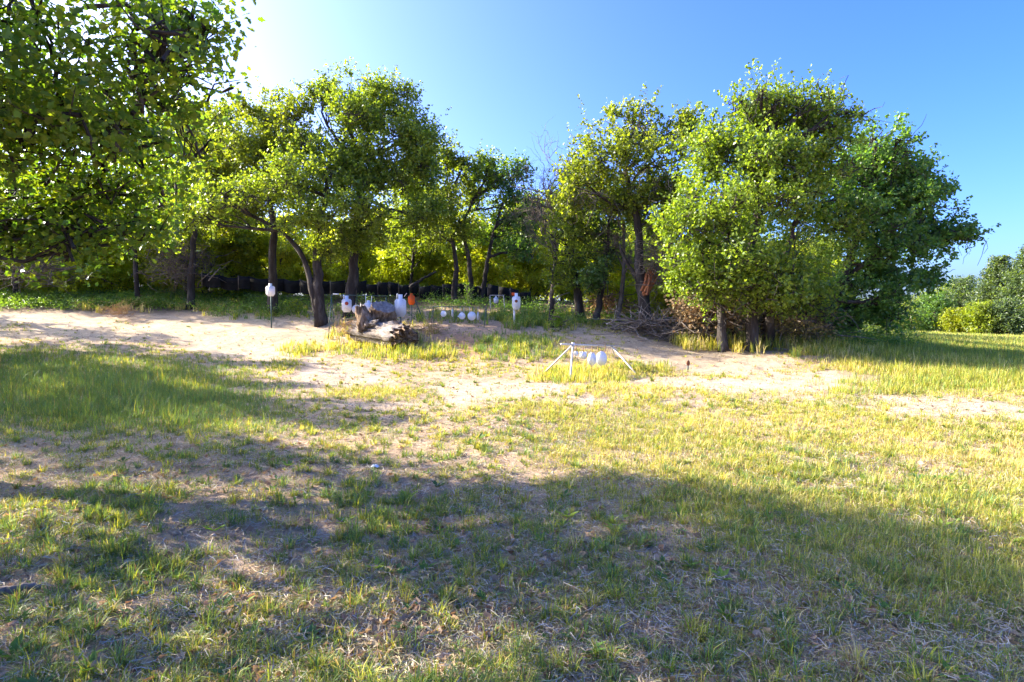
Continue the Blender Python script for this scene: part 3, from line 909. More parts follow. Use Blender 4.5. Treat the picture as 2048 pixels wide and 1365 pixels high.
# trees beyond the left edge: their shade lies on the grass
SH = [(-10.8, 4.4, .95, 3), (-9.6, 1.9, .9, 1), (-8.6, -.3, .9, 0), (-19, 17.5, .95, 1), (-21, 21.5, .85, 2), (-17, 14.5, .95, 0), (-16, 10.5, .95, 0), (-22, 14, .95, 2), (-25, 21, .9, 1), (-29, 27, .9, 0)]
SHL = 'oak beyond the left edge of the photo shading the grass'; SHG = 'shade trees beyond the left edge'
sparse = make_proto('oak_tree', SHL, 'tree', (-17, 6.5, gz(-17, 6.5)), (8.0, 2.5, .25, PAL_OAK, .14, .85, 12), SHG)
for k, (x, y, s_, q) in enumerate(SH):
    if y < 12:
        copy_thing(sparse, (x, y, gz(x, y)), k * 2.1, SHL, SHG, s_); continue
    copy_thing(protos[q], (x, y, gz(x, y)), k * 2.1, 'oak beyond the left edge of the photo shading the grass', 'shade trees beyond the left edge', s_)


# --- far trees over the meadow
def cedar(px, py_base, D, hpx, wpx, label, pal=PAL_CEDAR, name='cedar_tree', cat='tree', round_=False):
    b = at(px, py_base, D); b[2] = gz(b[0], b[1]); s_ = D / F; hh, ww = hpx * s_, wpx * s_
    Gt, Gf = Geo(), Geo()
    Gt.tube([b - (0, 0, .2), b + (0.05, 0, hh * .5), b + (0, 0, hh * .97)], [.22, .13, .02], 7, False)
    n_ = int(220 * max(1, ww * hh / 16))
    for k in range(n_):
        t_ = R.random() ** .8; z = hh * (.06 + .92 * t_)
        prof = (1 - t_ ** 1.6) * .95 + .06 if not round_ else math.sqrt(max(0.03, 1 - (2 * t_ - .85) ** 2 * .8))
        an = R.uniform(0, 6.283); rr = ww / 2 * prof * R.uniform(.45, 1.12)
        c = b + np.array((math.cos(an) * rr, math.sin(an) * rr, z))
        m_ = 18
        t2 = R.random(m_)
        ax = np.array((math.cos(an), math.sin(an), .35 if not round_ else .7))
        pos = c + ax * ((t2 - .5) * 1.1)[:, None] + R.normal(0, .17, (m_, 3)) * (1, 1, .6)
        leaves(Gf, pos, .30 if not round_ else .26, pal, False, .3, aspect=.42)
        if k % 6 == 0: Gt.tube([b + (0, 0, z * .93), c + ax * .6], [.04, .01], 3, False)
    t = thing(name, label, cat, b)
    Gt.build('trunk', M_bark, t, b, True); Gf.build('crown', M_leaf, t, b)
    return t


cedar(1995, 668, 62, 158, 105, 'pointed grey green cedar, tallest behind the meadow at the right edge')
cedar(2060, 668, 58, 180, 120, 'wide grey green cedar cut off by the right edge of the photo')
cedar(1925, 668, 66, 112, 84, 'broad grey green tree left of the tallest cedar beyond the meadow', round_=True, name='far_tree')
cedar(1868, 668, 60, 78, 58, 'dark blue green juniper at the back corner of the meadow beside the oaks', PAL_BLUE, round_=True, name='juniper')
cedar(1895, 668, 72, 96, 60, 'yellowish green tree between the dark juniper and the broad grey tree', PAL_YEL, round_=True, name='far_tree')
cedar(1960, 669, 55, 62, 46, 'bright yellow green small tree at the meadow edge in front of the cedar', [(.24, .27, .03), (.14, .19, .03)], round_=True, name='small_tree')
cedar(2015, 669, 54, 72, 62, 'grey green rounded bush under the right edge cedar', round_=True, name='bush', cat='bush')
cedar(1915, 669, 57, 46, 44, 'low yellow green bush left of the bright yellow tree', PAL_YEL, round_=True, name='bush', cat='bush')
cedar(1820, 668, 66, 64, 70, 'distant tree seen under the long branch of the right end oak', PAL_YEL + PAL_CEDAR, round_=True, name='far_tree')
for k, px in enumerate((1690, 1725, 1790, 1845, 1880, 1905, 1945, 1975, 2035, 2085)):
    cedar(px, 668, 68 + 3 * (k % 3), 52 + 9 * (k % 4), 62, 'grey green tree in the back row closing the far side of the meadow', [PAL_CEDAR, PAL_YEL[:2] + PAL_CEDAR][k % 2], round_=True, name='far_tree')['group'] = 'back row of trees beyond the meadow'
cedar(1760, 668, 62, 60, 70, 'distant tree glimpsed through the trunks at the right end of the wood', PAL_CEDAR, round_=True, name='far_tree')

# ------------------------------------------------------------------ undergrowth at the foot of the wood (uncountable)
def undergrowth(name, label, zones, mat=M_leaf):
    Gf = Geo()
    for (x0, x1, y0, y1, n_, h, sz, pal) in zones:
        for _ in range(n_):
            px = x0 + (x1 - x0) * R.beta(1.5, 1.5); py = R.uniform(y0, y1) + R.normal(0, 3)
            p_ = G(px, py)
            if p_[1] > 45: continue
            hh = h * R.uniform(.5, 1.3); m_ = int(16 + 22 * hh)
            t_ = R.random(m_) ** .7
            pos = p_ + np.stack([R.normal(0, .14 + .1 * hh, m_), R.normal(0, .14 + .1 * hh, m_), t_ * hh], 1)
            leaves(Gf, pos, sz, pal, False, .45, aspect=.6)
    o = Gf.build(name, mat)
    return tag(o, label, kind='stuff')


PAL_W = [(.12, .19, .03), (.20, .24, .03), (.07, .14, .03)]
undergrowth('undergrowth', 'low leafy weeds and creepers along the foot of the wood and over the berm', [
    (-60, 430, 594, 620, 620, .42, .10, PAL_W + PAL_BLUE), (-60, 430, 576, 596, 260, .7, .11, PAL_YEL + PAL_BLUE), (380, 660, 588, 634, 420, .40, .085, PAL_W + PAL_BLUE),
    (400, 1080, 580, 600, 330, .55, .085, PAL_BLUE + PAL_W[:1]), (640, 880, 600, 640, 90, .35, .08, PAL_BLUE + PAL_W[:1]), (860, 1090, 600, 622, 130, .35, .08, PAL_BLUE),
    (1000, 1130, 615, 655, 110, .40, .08, PAL_W[:1] + PAL_BLUE), (1120, 1330, 620, 655, 110, .35, .08, PAL_BLUE + PAL_W[:1]),
    (1600, 1860, 655, 700, 210, .5, .09, PAL_W + PAL_BLUE), (1420, 1650, 665, 690, 110, .4, .08, PAL_W), (1650, 1850, 640, 672, 110, .9, .11, PAL_OAK)])


# tall rank grass along the edges
def rank_grass(name, label, zones):
    Vs, Qs, Ts, Cs, off = [], [], [], [], 0
    for (x0, x1, y0, y1, n_, h, gmix) in zones:
        for _ in range(n_):
            p_ = G(x0 - 15 + (x1 - x0 + 30) * R.beta(1.6, 1.6), y0 + (y1 - y0) * R.beta(1.6, 1.6) + R.normal(0, 2.5))
            if p_[1] > 60: continue
            m_ = R.integers(8, 20)
            base = p_ + np.stack([R.normal(0, .07, m_), R.normal(0, .07, m_), np.zeros(m_)], 1)
            tt = np.clip(gmix + R.normal(0, .2) + R.normal(0, .15, m_), 0, 1)
            cs = np.array([GC['straw'], GC['yel'], GC['green'], GC['blue']]); f = tt * 3; i0 = np.minimum(f.astype(int), 2); fr = (f - i0)[:, None]
            col = (cs[i0] * (1 - fr) + cs[i0 + 1] * fr) * R.uniform(.75, 1.25, m_)[:, None]
            V, q, t, c = blades(base, h * R.uniform(.5, 1.3, m_), .006 + .0006 * p_[1] * R.uniform(.7, 1.3, m_), np.clip(R.normal(.45, .3, m_), .05, 1.3), R.uniform(0, 6.28, m_), col)
            Vs.append(V); Qs.append(q + off); Ts.append(t + off); Cs.append(c); off += len(V)
    o = mesh(name, np.concatenate(Vs), [np.concatenate(Qs), np.concatenate(Ts)], M_grass, col=np.concatenate(Cs))
    return tag(o, label, kind='stuff')


rank_grass('tall_grass', 'tall rank grass fringing the bare soil below the trees and berm', [
    (1340, 1720, 672, 706, 300, .45, .38), (1600, 1760, 690, 716, 120, .3, .4), (1010, 1140, 630, 662, 130, .4, .7), (850, 1060, 628, 648, 130, .32, .7), (0, 430, 598, 614, 60, .28, .85),
    (420, 700, 618, 640, 90, .25, .7), (660, 860, 650, 700, 130, .3, .25), (740, 900, 695, 722, 110, .3, .5), (150, 300, 605, 628, 60, .4, .1), (940, 1120, 670, 725, 170, .25, .75),
    (560, 760, 690, 715, 80, .25, .4), (330, 480, 600, 625, 80, .3, .15), (1130, 1330, 640, 655, 70, .25, .6), (1070, 1240, 740, 768, 150, .22, .38), (1240, 1320, 730, 748, 45, .2, .5)])


# ------------------------------------------------------------------ black rubber wall along the berm
top = [(403, 546), (430, 549), (470, 553), (520, 556), (560, 557), (600, 560), (650, 563), (700, 564), (760, 568), (830, 571), (940, 571), (1012, 573), (1024, 580), (1062, 583)]
tx, ty = np.array([q[0] for q in top], float), np.array([q[1] for q in top], float)
cuts = [403, 440, 476, 500, 540, 566, 600, 634, 660, 690, 712, 733, 755, 776, 797, 818, 838, 862, 885, 908, 932, 956, 975, 997, 1020, 1038, 1062]
wl = at(730, 590, 29.5)
wall = thing('rubber_wall', 'long low black rubber retaining wall winding along the berm behind the targets', 'retaining wall', (wl[0], wl[1], gz(wl[0], wl[1])))
for i in range(len(cuts) - 1):
    a_, b_ = cuts[i] + .4, cuts[i + 1] - .4
    D = 29.3 + .25 * (i % 2) - (1.0 if a_ > 1010 else 0) + .5 * math.sin(i * .5)
    n_ = 9; gm = Geo()
    V = []
    t_ = np.linspace(0, 1, n_)
    zj = R.uniform(-1.5, 1.5) if a_ < 640 else R.uniform(-4, 3); tl = 0 if a_ < 640 else R.normal(0, 1.6)
    for s_ in t_:
        px = a_ + (b_ - a_) * s_; tp = np.interp(px, tx, ty) + zj + tl * (s_ - .5) * 2 + (3.2 if b_ - a_ > 30 else .8) * math.sin(math.pi * s_)
        bul = .16 * math.sin(math.pi * s_)
        for th, (dyp, dd) in enumerate([(0, 0), (9, -.05), (17, .02), (25, .04)]):
            V.append(at(px, tp + dyp, D) + np.array((0, -bul + dd, 0)))
        V.append(at(px, tp, D) + np.array((0, .07, 0.015)))
    V = np.array(V); i0 = (np.arange(n_ - 1) * 5)[:, None]
    q = np.concatenate([i0 + np.array([j, j + 1, j + 6, j + 5])[None] for j in range(3)] + [i0 + np.array([4, 0, 5, 9])[None]])
    # back sheet
    Bk = V.copy(); Bk[:, 1] += .07
    gm.add(V, [q]); gm.add(Bk, [q[:, ::-1]])
    gm.build('panel', M_rubber, wall, wall.location, True)
    if i % 2 == 0:
        gm = Geo(); s0 = at(a_, np.interp(a_, tx, ty) - 2, D - .2); s1 = s0 - (0, 0, .75)
        gm.tube([s1, s0], [.022, .02], 6); gm.build('stake', M_twig, wall, wall.location)


# ------------------------------------------------------------------ steel targets
def ipsc(wd, hd):
    """torso outline with square head, origin at the bottom centre"""
    w2 = wd / 2; hw = wd * .19; b = hd * .80
    return [(-w2 * .62, 0), (w2 * .62, 0), (w2, hd * .18), (w2, b - hd * .09), (w2 * .72, b), (hw, b), (hw, hd), (-hw, hd), (-hw, b), (-w2 * .72, b), (-w2, b - hd * .09), (-w2, hd * .18)]


def disc(r, k=28, sx=1):
    an = np.linspace(0, 2 * math.pi, k, endpoint=False)
    return np.stack([np.cos(an) * r * sx, np.sin(an) * r], 1)


def axes(yaw, tilt=0):
    ca, sa = math.cos(yaw), math.sin(yaw)
    x = np.array((ca, sa, 0)); yv = np.array((math.sin(tilt) * sa, -math.sin(tilt) * ca, math.cos(tilt)))
    return np.array([x, yv, np.cross(x, yv)])


def plate(outline, name, label, mat, pos, yaw, parts=(), th=.012, tilt=0, cat='target'):
    """pos = bottom or centre of the outline; parts: (name, material, [tube point lists])"""
    Mx = axes(yaw, tilt)
    t = thing(name, label, cat, pos)
    gm = Geo(); gm.prism(outline, th, Mx, pos); gm.build('plate', mat, t, pos)
    for nm, mt, segs, r in parts:
        gm = Geo()
        for s_ in segs: gm.tube(s_, r, 6)
        gm.build(nm, mt, t, pos)
    return t, Mx


def spot(t, Mx, pos, off, r, mat, hole=True):
    gm = Geo(); o = np.array(pos) + Mx[0] * off[0] + Mx[1] * off[1] - Mx[2] * 0
    # front is the side facing the camera
    fr = Mx[2] if np.dot(Mx[2], -np.array(pos) + (0, 0, EYE)) > 0 else -Mx[2]
    gm.prism(disc(r, 20), .004, Mx, o + fr * .009); gm.build('bullseye', mat, t, t.location)


# 1 white silhouette in front of the trunk at the left
D = 24.5; p0 = at(541, 593, D)
g0 = gz(p0[0], p0[1])
plate(ipsc(.36, .52), 'silhouette_target', 'white silhouette target standing alone in front of the dark oak trunk, far left', M_white, p0, .1,
      [('post', M_dark, [[(p0[0], p0[1] + .05, g0 - .1), (p0[0], p0[1] + .05, p0[2] + .3)]], .02)])


def stand(name, label, mat, rail, legs, r=.022, rr=.024):
    b = np.array(legs[0][1]); b = np.array((b[0], b[1], gz(b[0], b[1])))
    t = thing(name, label, 'target stand', b)
    gm = Geo(); gm.tube(rail, rr, 10); gm.build('rail', mat, t, b, False)
    for l in legs:
        gm = Geo(); gm.tube(l, r, 10); gm.build('leg', mat, t, b, False)
    return t


def foot(px, py, D):
    q = at(px, py, D); q[2] = gz(q[0], q[1]) - .04
    return q


# 2 dark stand at the left with three hanging targets
D = 22.6
ra, rb = at(663, 590, D), at(772, 592.5, D + .4)
stand('target_stand', 'dark green pipe target stand behind the log pile, with a slanting left leg', M_dark, [ra, rb],
      [[ra, foot(656, 632, D - .35)], [ra, foot(668, 632, D + .5)], [rb, foot(779, 632, D)], [rb, foot(768, 632, D + .9)]], .015, .016)
gm = Geo(); ax_ = at(672, 588.5, D - .03); gm.box(ax_, (.11, .03, .018)); o = gm.build('clamp', M_white, None, ax_)
tag(o, 'white clamp on the left end of the dark green stand rail', 'clamp')
p0 = at(693.5, 625, D - .12)
t, Mx = plate(ipsc(.36, .62), 'silhouette_target', 'white silhouette target with red orange bullseye hanging from the dark green stand', M_white, p0, .25,
              [('hanger', M_white, [[at(686.5, 590, D), p0 + (-.10, 0, .5)]], .014), ('hanger', M_dark, [[at(699.5, 590, D + .1), p0 + (.08, .03, .6)]], .012)])
spot(t, Mx, p0, (-.0, .33), .068, M_red)
p0 = at(713, 619, D - .1)
plate(disc(.17), 'round_target', 'white round plate half hidden behind the broken root chunk', M_white, p0, .3, [('hanger', M_dark, [[at(714, 591, D + .2), p0 + (0, .02, .15)]], .01)])
p0 = at(737, 624, D + .1)
plate(ipsc(.32, .43), 'silhouette_target', 'small white silhouette target peeking over the stump from behind', M_white, p0, .15,
      [('hanger', M_white, [[at(731, 591.5, D + .25), p0 + (-.09, 0, .32)]], .01), ('hanger', M_white, [[at(744, 591.5, D + .3), p0 + (.1, 0, .32)]], .01)])
# 3 large plain white target
p0 = at(801, 634, 21.3); g0 = gz(p0[0], p0[1])
plate(ipsc(.40, .79), 'silhouette_target', 'largest plain white silhouette target, right behind the stump', M_white, p0, .12,
      [('post', M_dark, [[(p0[0] + .0, p0[1] + .05, g0 - .1), (p0[0], p0[1] + .05, p0[2] + .66)]], .022), ('hook', M_galv, [[p0 + (-.13, .02, .60), p0 + (-.11, .02, .83)]], .022)])
# 4 orange target
p0 = at(823, 610, 23.6); g0 = gz(p0[0], p0[1])
plate(ipsc(.27, .45), 'silhouette_target', 'bright orange silhouette target right of the largest white one', M_orange, p0, -.1,
      [('brace', M_dark, [[(p0[0] + .5, p0[1] + .3, g0 - .1), p0 + (.05, .04, .38)]], .02), ('post', M_dark, [[(p0[0], p0[1] + .1, g0 - .1), p0 + (0, .04, .3)]], .02), ('bracket', M_galv, [[p0 + (-.28, 0, .32), p0 + (-.18, 0, .46)]], .015)])
# 5 low rack with five plates
D = 22.0
ra, rb = at(866, 613.5, D), at(972, 614.5, D)
stand('target_rack', 'low dark pipe rack carrying five white plates on the mound', M_dark, [ra, rb],
      [[ra, foot(862, 640, D - .3)], [ra, foot(868, 640, D + .4)], [rb, foot(968, 640, D - .3)], [rb, foot(974, 640, D + .4)]], .012, .013)


def hung(px, py, r, sx, yaw, label, hang=2, ears=None, DD=D, rail_y=614, mat=M_white, hm=M_galv, name='round_target', hr=.009, rail_d=None):
    p0 = at(px, py, DD)
    s_ = DD / F; segs = []
    Mx = axes(yaw)
    for k in ([-.55, .55] if hang == 2 else [0]):
        tp = at(px, rail_y, DD); tp = tp + Mx[0] * k * r * sx
        segs.append([tp, p0 + Mx[0] * k * r * sx + (0, .012, r * .75)])
    o_ = disc(r, 28, sx)
    t, _ = plate(o_, name, label, mat, p0, yaw, [('hanger', hm, [s_2], hr) for s_2 in segs])
    if ears:
        for e_ in ears:
            gm = Geo(); gm.prism(disc(r * .22, 12), .011, Mx, p0 + Mx[0] * e_[0] * r + Mx[1] * e_[1] * r); gm.build('ear', mat, t, p0)
    return t


hung(887, 628, .113, .95, .3, 'first round white plate from the left on the low rack')
hung(905, 626.5, .15, .9, 1.42, 'upright white plate turned edge on between the first two round plates', 1)
hung(924, 632.5, .125, 1.0, .1, 'round white plate with a small side tab in the middle of the low rack', 2, [(-1.1, -.1), (0, 1.05)])
hung(943.5, 632.5, .165, .93, .25, 'biggest round white plate hanging on the low dark rack')
hung(956, 632.5, .15, .9, 1.35, 'white plate turned nearly edge on at the right end of the low rack', 1)
# 6 small stand with a little silhouette
D = 25.5
ra, rb = at(980, 591, D), at(1007, 591, D)
stand('target_stand', 'small pale pipe frame on the berm holding one tiny silhouette', M_galv, [ra, rb], [[ra, foot(981, 610, D - .1)], [rb, foot(1011, 613, D - .5)], [rb, foot(1009, 612, D + .4)]], .014, .014)
p0 = at(992, 607, D - .05)
plate(ipsc(.2, .3), 'silhouette_target', 'tiny white silhouette target hanging in the small pale frame', M_white, p0, .1, [('hanger', M_galv, [[at(992, 591, D), p0 + (0, 0, .28)]], .008)])
# 7 tall white target with hole
p0 = at(1032.5, 620, 21.6); g0 = gz(p0[0], p0[1])
t, Mx = plate(ipsc(.30, .60), 'silhouette_target', 'tall white silhouette target with dark bullseye on a grey post', M_white, p0, .12,
              [('post', M_galv, [[(p0[0] - .07, p0[1] + .06, g0 - .1), (p0[0] - .07, p0[1] + .06, p0[2] + .25)]], .038)])
spot(t, Mx, p0, (0, .31), .055, M_rust)
p0 = at(1026.5, 588.5, 22.4); gm = Geo(); gm.prism([(-.06, -.055), (.06, -.055), (.06, .055), (-.06, .055)], .012, axes(.1), p0)
t = thing('orange_plate', 'small orange square plate behind the head of the tall white target', 'target', p0)
gm.build('plate', M_orange, t, p0); gm = Geo(); gm.tube([(p0[0], p0[1] + .02, gz(p0[0], p0[1]) - .1), p0 + (0, .02, 0)], .012, 6); gm.build('post', M_dark, t, p0)

# 8 the near white stand
A_, B_ = at(1122, 689, 14.8), at(1240, 693, 17.0)
u_ = lambda px: A_ + (B_ - A_) * ((px - 1122) / 118 * 14.8 / (14.8 + 2.2 * (1 - (px - 1122) / 118)))  # point of the rail seen at px
ja, jb = u_(1146), u_(1223)
near_stand = stand('target_stand', 'white painted pipe stand with splayed legs standing nearest, on the sunlit sand', M_galv, [A_, B_],
      [[ja + (0, 0, .03), foot(1140, 764, 14.35)], [ja, foot(1085, 751, 15.9)], [jb, foot(1276, 755, 15.5)], [jb, foot(1231, 737, 17.9)]], .024, .027)
gm = Geo(); gm.box(ja + (0, 0, .015), (.04, .04, .035)); gm.build('joint', M_white, near_stand, near_stand.location)
for px, py, r, sx, lb, hg, ears in ((1152, 707.5, .070, .85, 'smallest white plate hanging at the left of the nearest stand', 1, None),
                              (1166.5, 711, .100, .95, 'small white plate with two ears, second on the nearest stand', 1, [(-.75, .75), (.75, .75)]),
                              (1184, 718.5, .175, .68, 'oval looking white plate, third on the nearest stand with a stem below', 1, None),
                              (1203, 717.5, .20, .75, 'largest white plate on the nearest stand, at the right', 2, None)):
    rp = u_(px); DD = rp[1]
    p0 = at(px, py, DD); Mx = axes(.1)
    segs = [[np.array((p0[0] + k * r * .5, rp[1], rp[2] + .03)), p0 + np.array((k * r * .5, 0, r * .8))] for k in ([-1, 1] if hg == 2 else [0])]
    t, _ = plate(disc(r, 32, sx), 'round_target', lb, M_white, p0, .1, [('strap', M_strap, [s_], .010) for s_ in segs])
    if ears:
        for e_ in ears:
            gm = Geo(); gm.prism(disc(r * .25, 12), .011, Mx, p0 + Mx[0] * e_[0] * r + Mx[1] * e_[1] * r); gm.build('ear', M_white, t, p0)
    if px == 1184:
        gm = Geo(); gm.tube([p0 - (.02, 0, r * .9), p0 - (.02, 0, r + .17)], [.008, .005], 5); gm.build('stem', M_strap, t, p0)
# 9 little rusty spinner in the sand
b = G(1376, 741)
t = thing('ground_target', 'little rusty orange target stuck in the sand right of the nearest stand', 'target', b)
gm = Geo(); gm.tube([b - (0, 0, .05), b + (0, 0, .14)], .018, 6); gm.build('stake', M_dark, t, b)
gm = Geo(); gm.prism(disc(.075, 18, .65), .014, axes(.3), b + (0, -.01, .19)); gm.build('plate', M_rust, t, b)


# ------------------------------------------------------------------ logs, stump, brush
def rough_log(p0, p1, r0, r1, n_=36, k=40, amp=.12, ragged=.12, flat=1.0, groove=.05):
    p0, p1 = np.asarray(p0, float), np.asarray(p1, float)
    d = p1 - p0; L = np.linalg.norm(d); d /= L
    ref = np.array((0, 0, 1.)) if abs(d[2]) < .9 else np.array((0, 1., 0))
    sx = np.cross(d, ref); sx /= np.linalg.norm(sx); sy = np.cross(sx, d)
    an = np.arange(k) * 2 * math.pi / k; V = []
    gr = R.normal(0, groove, k)
    seed = R.integers(0, 9999)
    for i in range(n_):
        t_ = i / (n_ - 1)
        r = (r0 * (1 - t_) + r1 * t_) * (1 + gr + amp * (fbm(np.cos(an) * 1.5 + t_ * 3, np.sin(an) * 1.5 + t_ * L * 2, .8, seed) * 2 - 1))
        ex = 0
        if i in (0, n_ - 1): ex = R.normal(0, ragged, k) * (1 if i else -1)
        V.append(p0 + d * (L * t_) + (np.cos(an) * r)[:, None] * sx + (np.sin(an) * r * flat)[:, None] * sy + (d[None] * np.reshape(ex, (-1, 1)) if i in (0, n_ - 1) else 0))
    V = np.concatenate(V)
    i = np.arange(n_ - 1)[:, None] * k; j = np.arange(k)[None]; j2 = (j + 1) % k
    q = np.stack([i + j, i + j2, i + k + j2, i + k + j], -1).reshape(-1, 4)

    def end(side):
        """rough end face: rings drawn inward"""
        ring = V[:k] if side < 0 else V[-k:]
        cen = ring.mean(0); W = []; nr = 5
        for m_ in range(1, nr + 1):
            f = 1 - m_ / nr * .97
            W.append(cen + (ring - cen) * f + d[None] * side * np.convolve(np.tile(R.normal(0, ragged * .8, k), 3), [.25, .5, .25], 'same')[k:2 * k][:, None] - d * side * ragged * .3 * (m_ / nr))
        W = np.concatenate([ring] + W); i = np.arange(nr)[:, None] * k
        return W, np.concatenate([np.stack([i + j, i + j2, i + k + j2, i + k + j], -1).reshape(-1, 4)]), (np.arange(k) + nr * k)[None]
    return V, q, end


def make_log(name, label, cat, p0, p1, r0, r1, body, endm, **kw):
    V, q, end = rough_log(p0, p1, r0, r1, **kw)
    b = (np.asarray(p0, float) + np.asarray(p1, float)) / 2
    t = thing(name, label, cat, b)
    gm = Geo(); gm.add(V, [q]); gm.build('bark', body, t, b, True)
    for s_ in (-1, 1):
        W, q2, c2 = end(s_)
        gm = Geo(); gm.add(W, [q2, c2]); gm.build('end_face', endm, t, b)
    return t


def low(px, D, lift):
    q = at(px, 690, D); return np.array((q[0], q[1], gz(q[0], q[1]) + lift))


make_log('fallen_log', 'thick grey weathered log lying lowest in the pile with a shredded right end', 'log', low(716, 21.2, .42), low(806, 19.5, .34), .36, .45, M_silver, M_rot, amp=.30, ragged=.13, groove=.09, flat=.86, n_=44, k=56)
make_log('fallen_log', 'second piece of rotten log at the right foot of the pile, brown broken end', 'log', low(790, 20.4, .36), low(812, 19.3, .34), .40, .42, M_rot, M_rot, amp=.2, ragged=.12, flat=.9, n_=20, k=56)
s1 = at(768, 614, 20.7); s0 = s1 - np.array((.20, -.30, .62))
make_log('tree_stump', 'big upended stump with a grey cut face leaning on top of the log', 'stump', s0, s1, .52, .40, M_rot, M_cut, amp=.20, groove=.03, ragged=.015, n_=26, k=56)
gm = Geo(); ca = at(722, 652, 20.4)
V, q, end = rough_log(at(734, 655, 20.4), at(719, 613, 20.5), .30, .14, n_=16, k=30, amp=.3, ragged=.08)
b = at(726, 650, 20.5)
t = thing('root_chunk', 'upright orange brown broken root chunk on the left of the log pile', 'wood', b)
gm.add(V, [q]); gm.build('wood', M_rot, t, b, True)
for s_ in (-1, 1):
    W, q2, c2 = end(s_); gm = Geo(); gm.add(W, [q2, c2]); gm.build('end_face', M_cut, t, b)
gm = Geo()
for k in range(7):
    gm.tube(bend(at(735, 650, 20.3), at(754 + R.uniform(-8, 4), 645 + R.uniform(-10, 6), 20.0), 6, .25), np.linspace(.07, .02, 6), 6, True, jit=.15)
gm.build('root', M_silver, t, b)


def single(name, label, cat, pts, rad, mat, k=8, jit=.12):
    pts = np.array(pts, float); b = pts[0]
    gm = Geo(); P = smooth_path(pts, 14); P[1:-1] += R.normal(0, np.mean(rad) * .2, (12, 3))
    gm.tube(P, np.interp(np.linspace(0, 1, 14), np.linspace(0, 1, len(rad)), rad), k, True, jit=jit)
    return tag(gm.build(name, mat, None, b, True), label, cat)


def gp(px, py, lift=.05):
    q = G(px, py); return q + (0, 0, lift)


single('fallen_branch', 'pale grey fallen trunk lying in the weeds below the leftmost white target', 'branch', [gp(455, 588, .25), gp(490, 597, .12), gp(540, 599, .1), gp(600, 600, .12)], [.07, .10, .09, .06], M_silver)
single('fallen_branch', 'grey log stub lying between the forked oak and the dark green stand', 'branch', [gp(640, 600, .2), gp(668, 602, .2)], [.11, .10], M_silver)
single('fallen_branch', 'long straight grey pole lying along the edge of the left weeds', 'branch', [gp(5, 607), gp(80, 605), gp(170, 603)], [.05, .05, .03], M_twig)
single('fallen_branch', 'pale bleached stick lying in the grass at the lower left edge', 'branch', [gp(-30, 1214, .06), gp(30, 1203, .065), gp(82, 1192, .05)], [.026, .024, .015], M_silver)
single('fallen_branch', 'thin pale sticks at the grass edge right of the brush pile', 'branch', [gp(1545, 700, .05), gp(1600, 704, .04), gp(1640, 707, .03)], [.02, .018, .01], M_silver)
single('curved_branch', 'bent grey branch arching over the left end of the black wall', 'branch', [gp(398, 585, 0), at(396, 565, 28.5), at(404, 550, 28.5), at(425, 542, 28.5)], [.05, .045, .04, .02], M_silver)
single('crossed_branch', 'thin pale stick leaning against the left end of the black wall', 'branch', [at(417, 562, 28.3), at(428, 549, 28.3), at(440, 536, 28.4)], [.03, .025, .015], M_silver)
single('fallen_branch', 'thick dark branch leaning diagonally over the black wall right of the tallest oak', 'branch', [at(820, 575, 28.5), at(845, 558, 29), at(872, 544, 29.5)], [.08, .07, .05], M_bark)
b = G(1103, 655)
t = thing('snag_post', 'dark broken wooden post beside the bright green bush', 'post', b)
gm = Geo(); P = smooth_path([b - (0, 0, .1), at(1102, 630, b[1]), at(1105, 596, b[1])], 12); gm.tube(P, np.interp(np.linspace(0, 1, 12), [0, .5, 1], [.11, .085, .09]), 10, True, jit=.16); gm.build('trunk', M_bark, t, b, True)
gm = Geo(); gm.tube(bend(at(1105, 600, b[1]), at(1140, 585, b[1]), 6, .2), np.linspace(.03, .008, 6), 5); gm.tube(bend(at(1108, 596, b[1]), at(1120, 625, b[1] - .3), 6, .2), np.linspace(.02, .006, 6), 5); gm.build('branch', M_silver, t, b)
b = G(1140, 776) * 0 + G(1130, 668)


def brush(name, label, cx, cy, D, rx, ry, n_, mat, leaf=None, seed=0, L=(.5, 1.4), rad=.018, lsize=.09, nl=0, cat='brush pile', arch=.2):
    c = at(cx, cy, D); s_ = D / F; g0 = gz(c[0], c[1]); b = np.array((c[0], c[1], g0))
    gm = Geo()
    for _ in range(n_):
        q = c + R.normal(0, .42, 3) * np.array((rx * s_, rx * s_ * .7, ry * s_)); q[2] = max(q[2], g0 + .03)
        d = R.normal(size=3) * (1, 1, .45); d /= np.linalg.norm(d); l_ = R.uniform(*L)
        e_ = q + d * l_; e_[2] = max(e_[2], gz(e_[0], e_[1]) + .03)
        r_ = rad * R.uniform(.4, 1.6)
        gm.tube(bend(q, e_, 6, arch), np.linspace(r_, r_ * .3, 6), 4, False)
    t = thing(name, label, cat, b)
    gm.build('branches', mat, t, b)
    if nl:
        gf = Geo(); pos = c + np.clip(R.normal(0, .45, (nl, 3)), -1, 1) * np.array((rx * s_, rx * s_ * .7, ry * s_))
        f = fbm(pos[:, 0], pos[:, 2] + pos[:, 1] * .5, .5, seed); pos = pos[f > .42]; pos[:, 2] = np.maximum(pos[:, 2], g0 + .02)
        leaves(gf, pos, lsize, leaf, False, .2); gf.build('leaves', M_deadleaf if cat == 'dead shrub' else M_leaf, t, b)
    return t


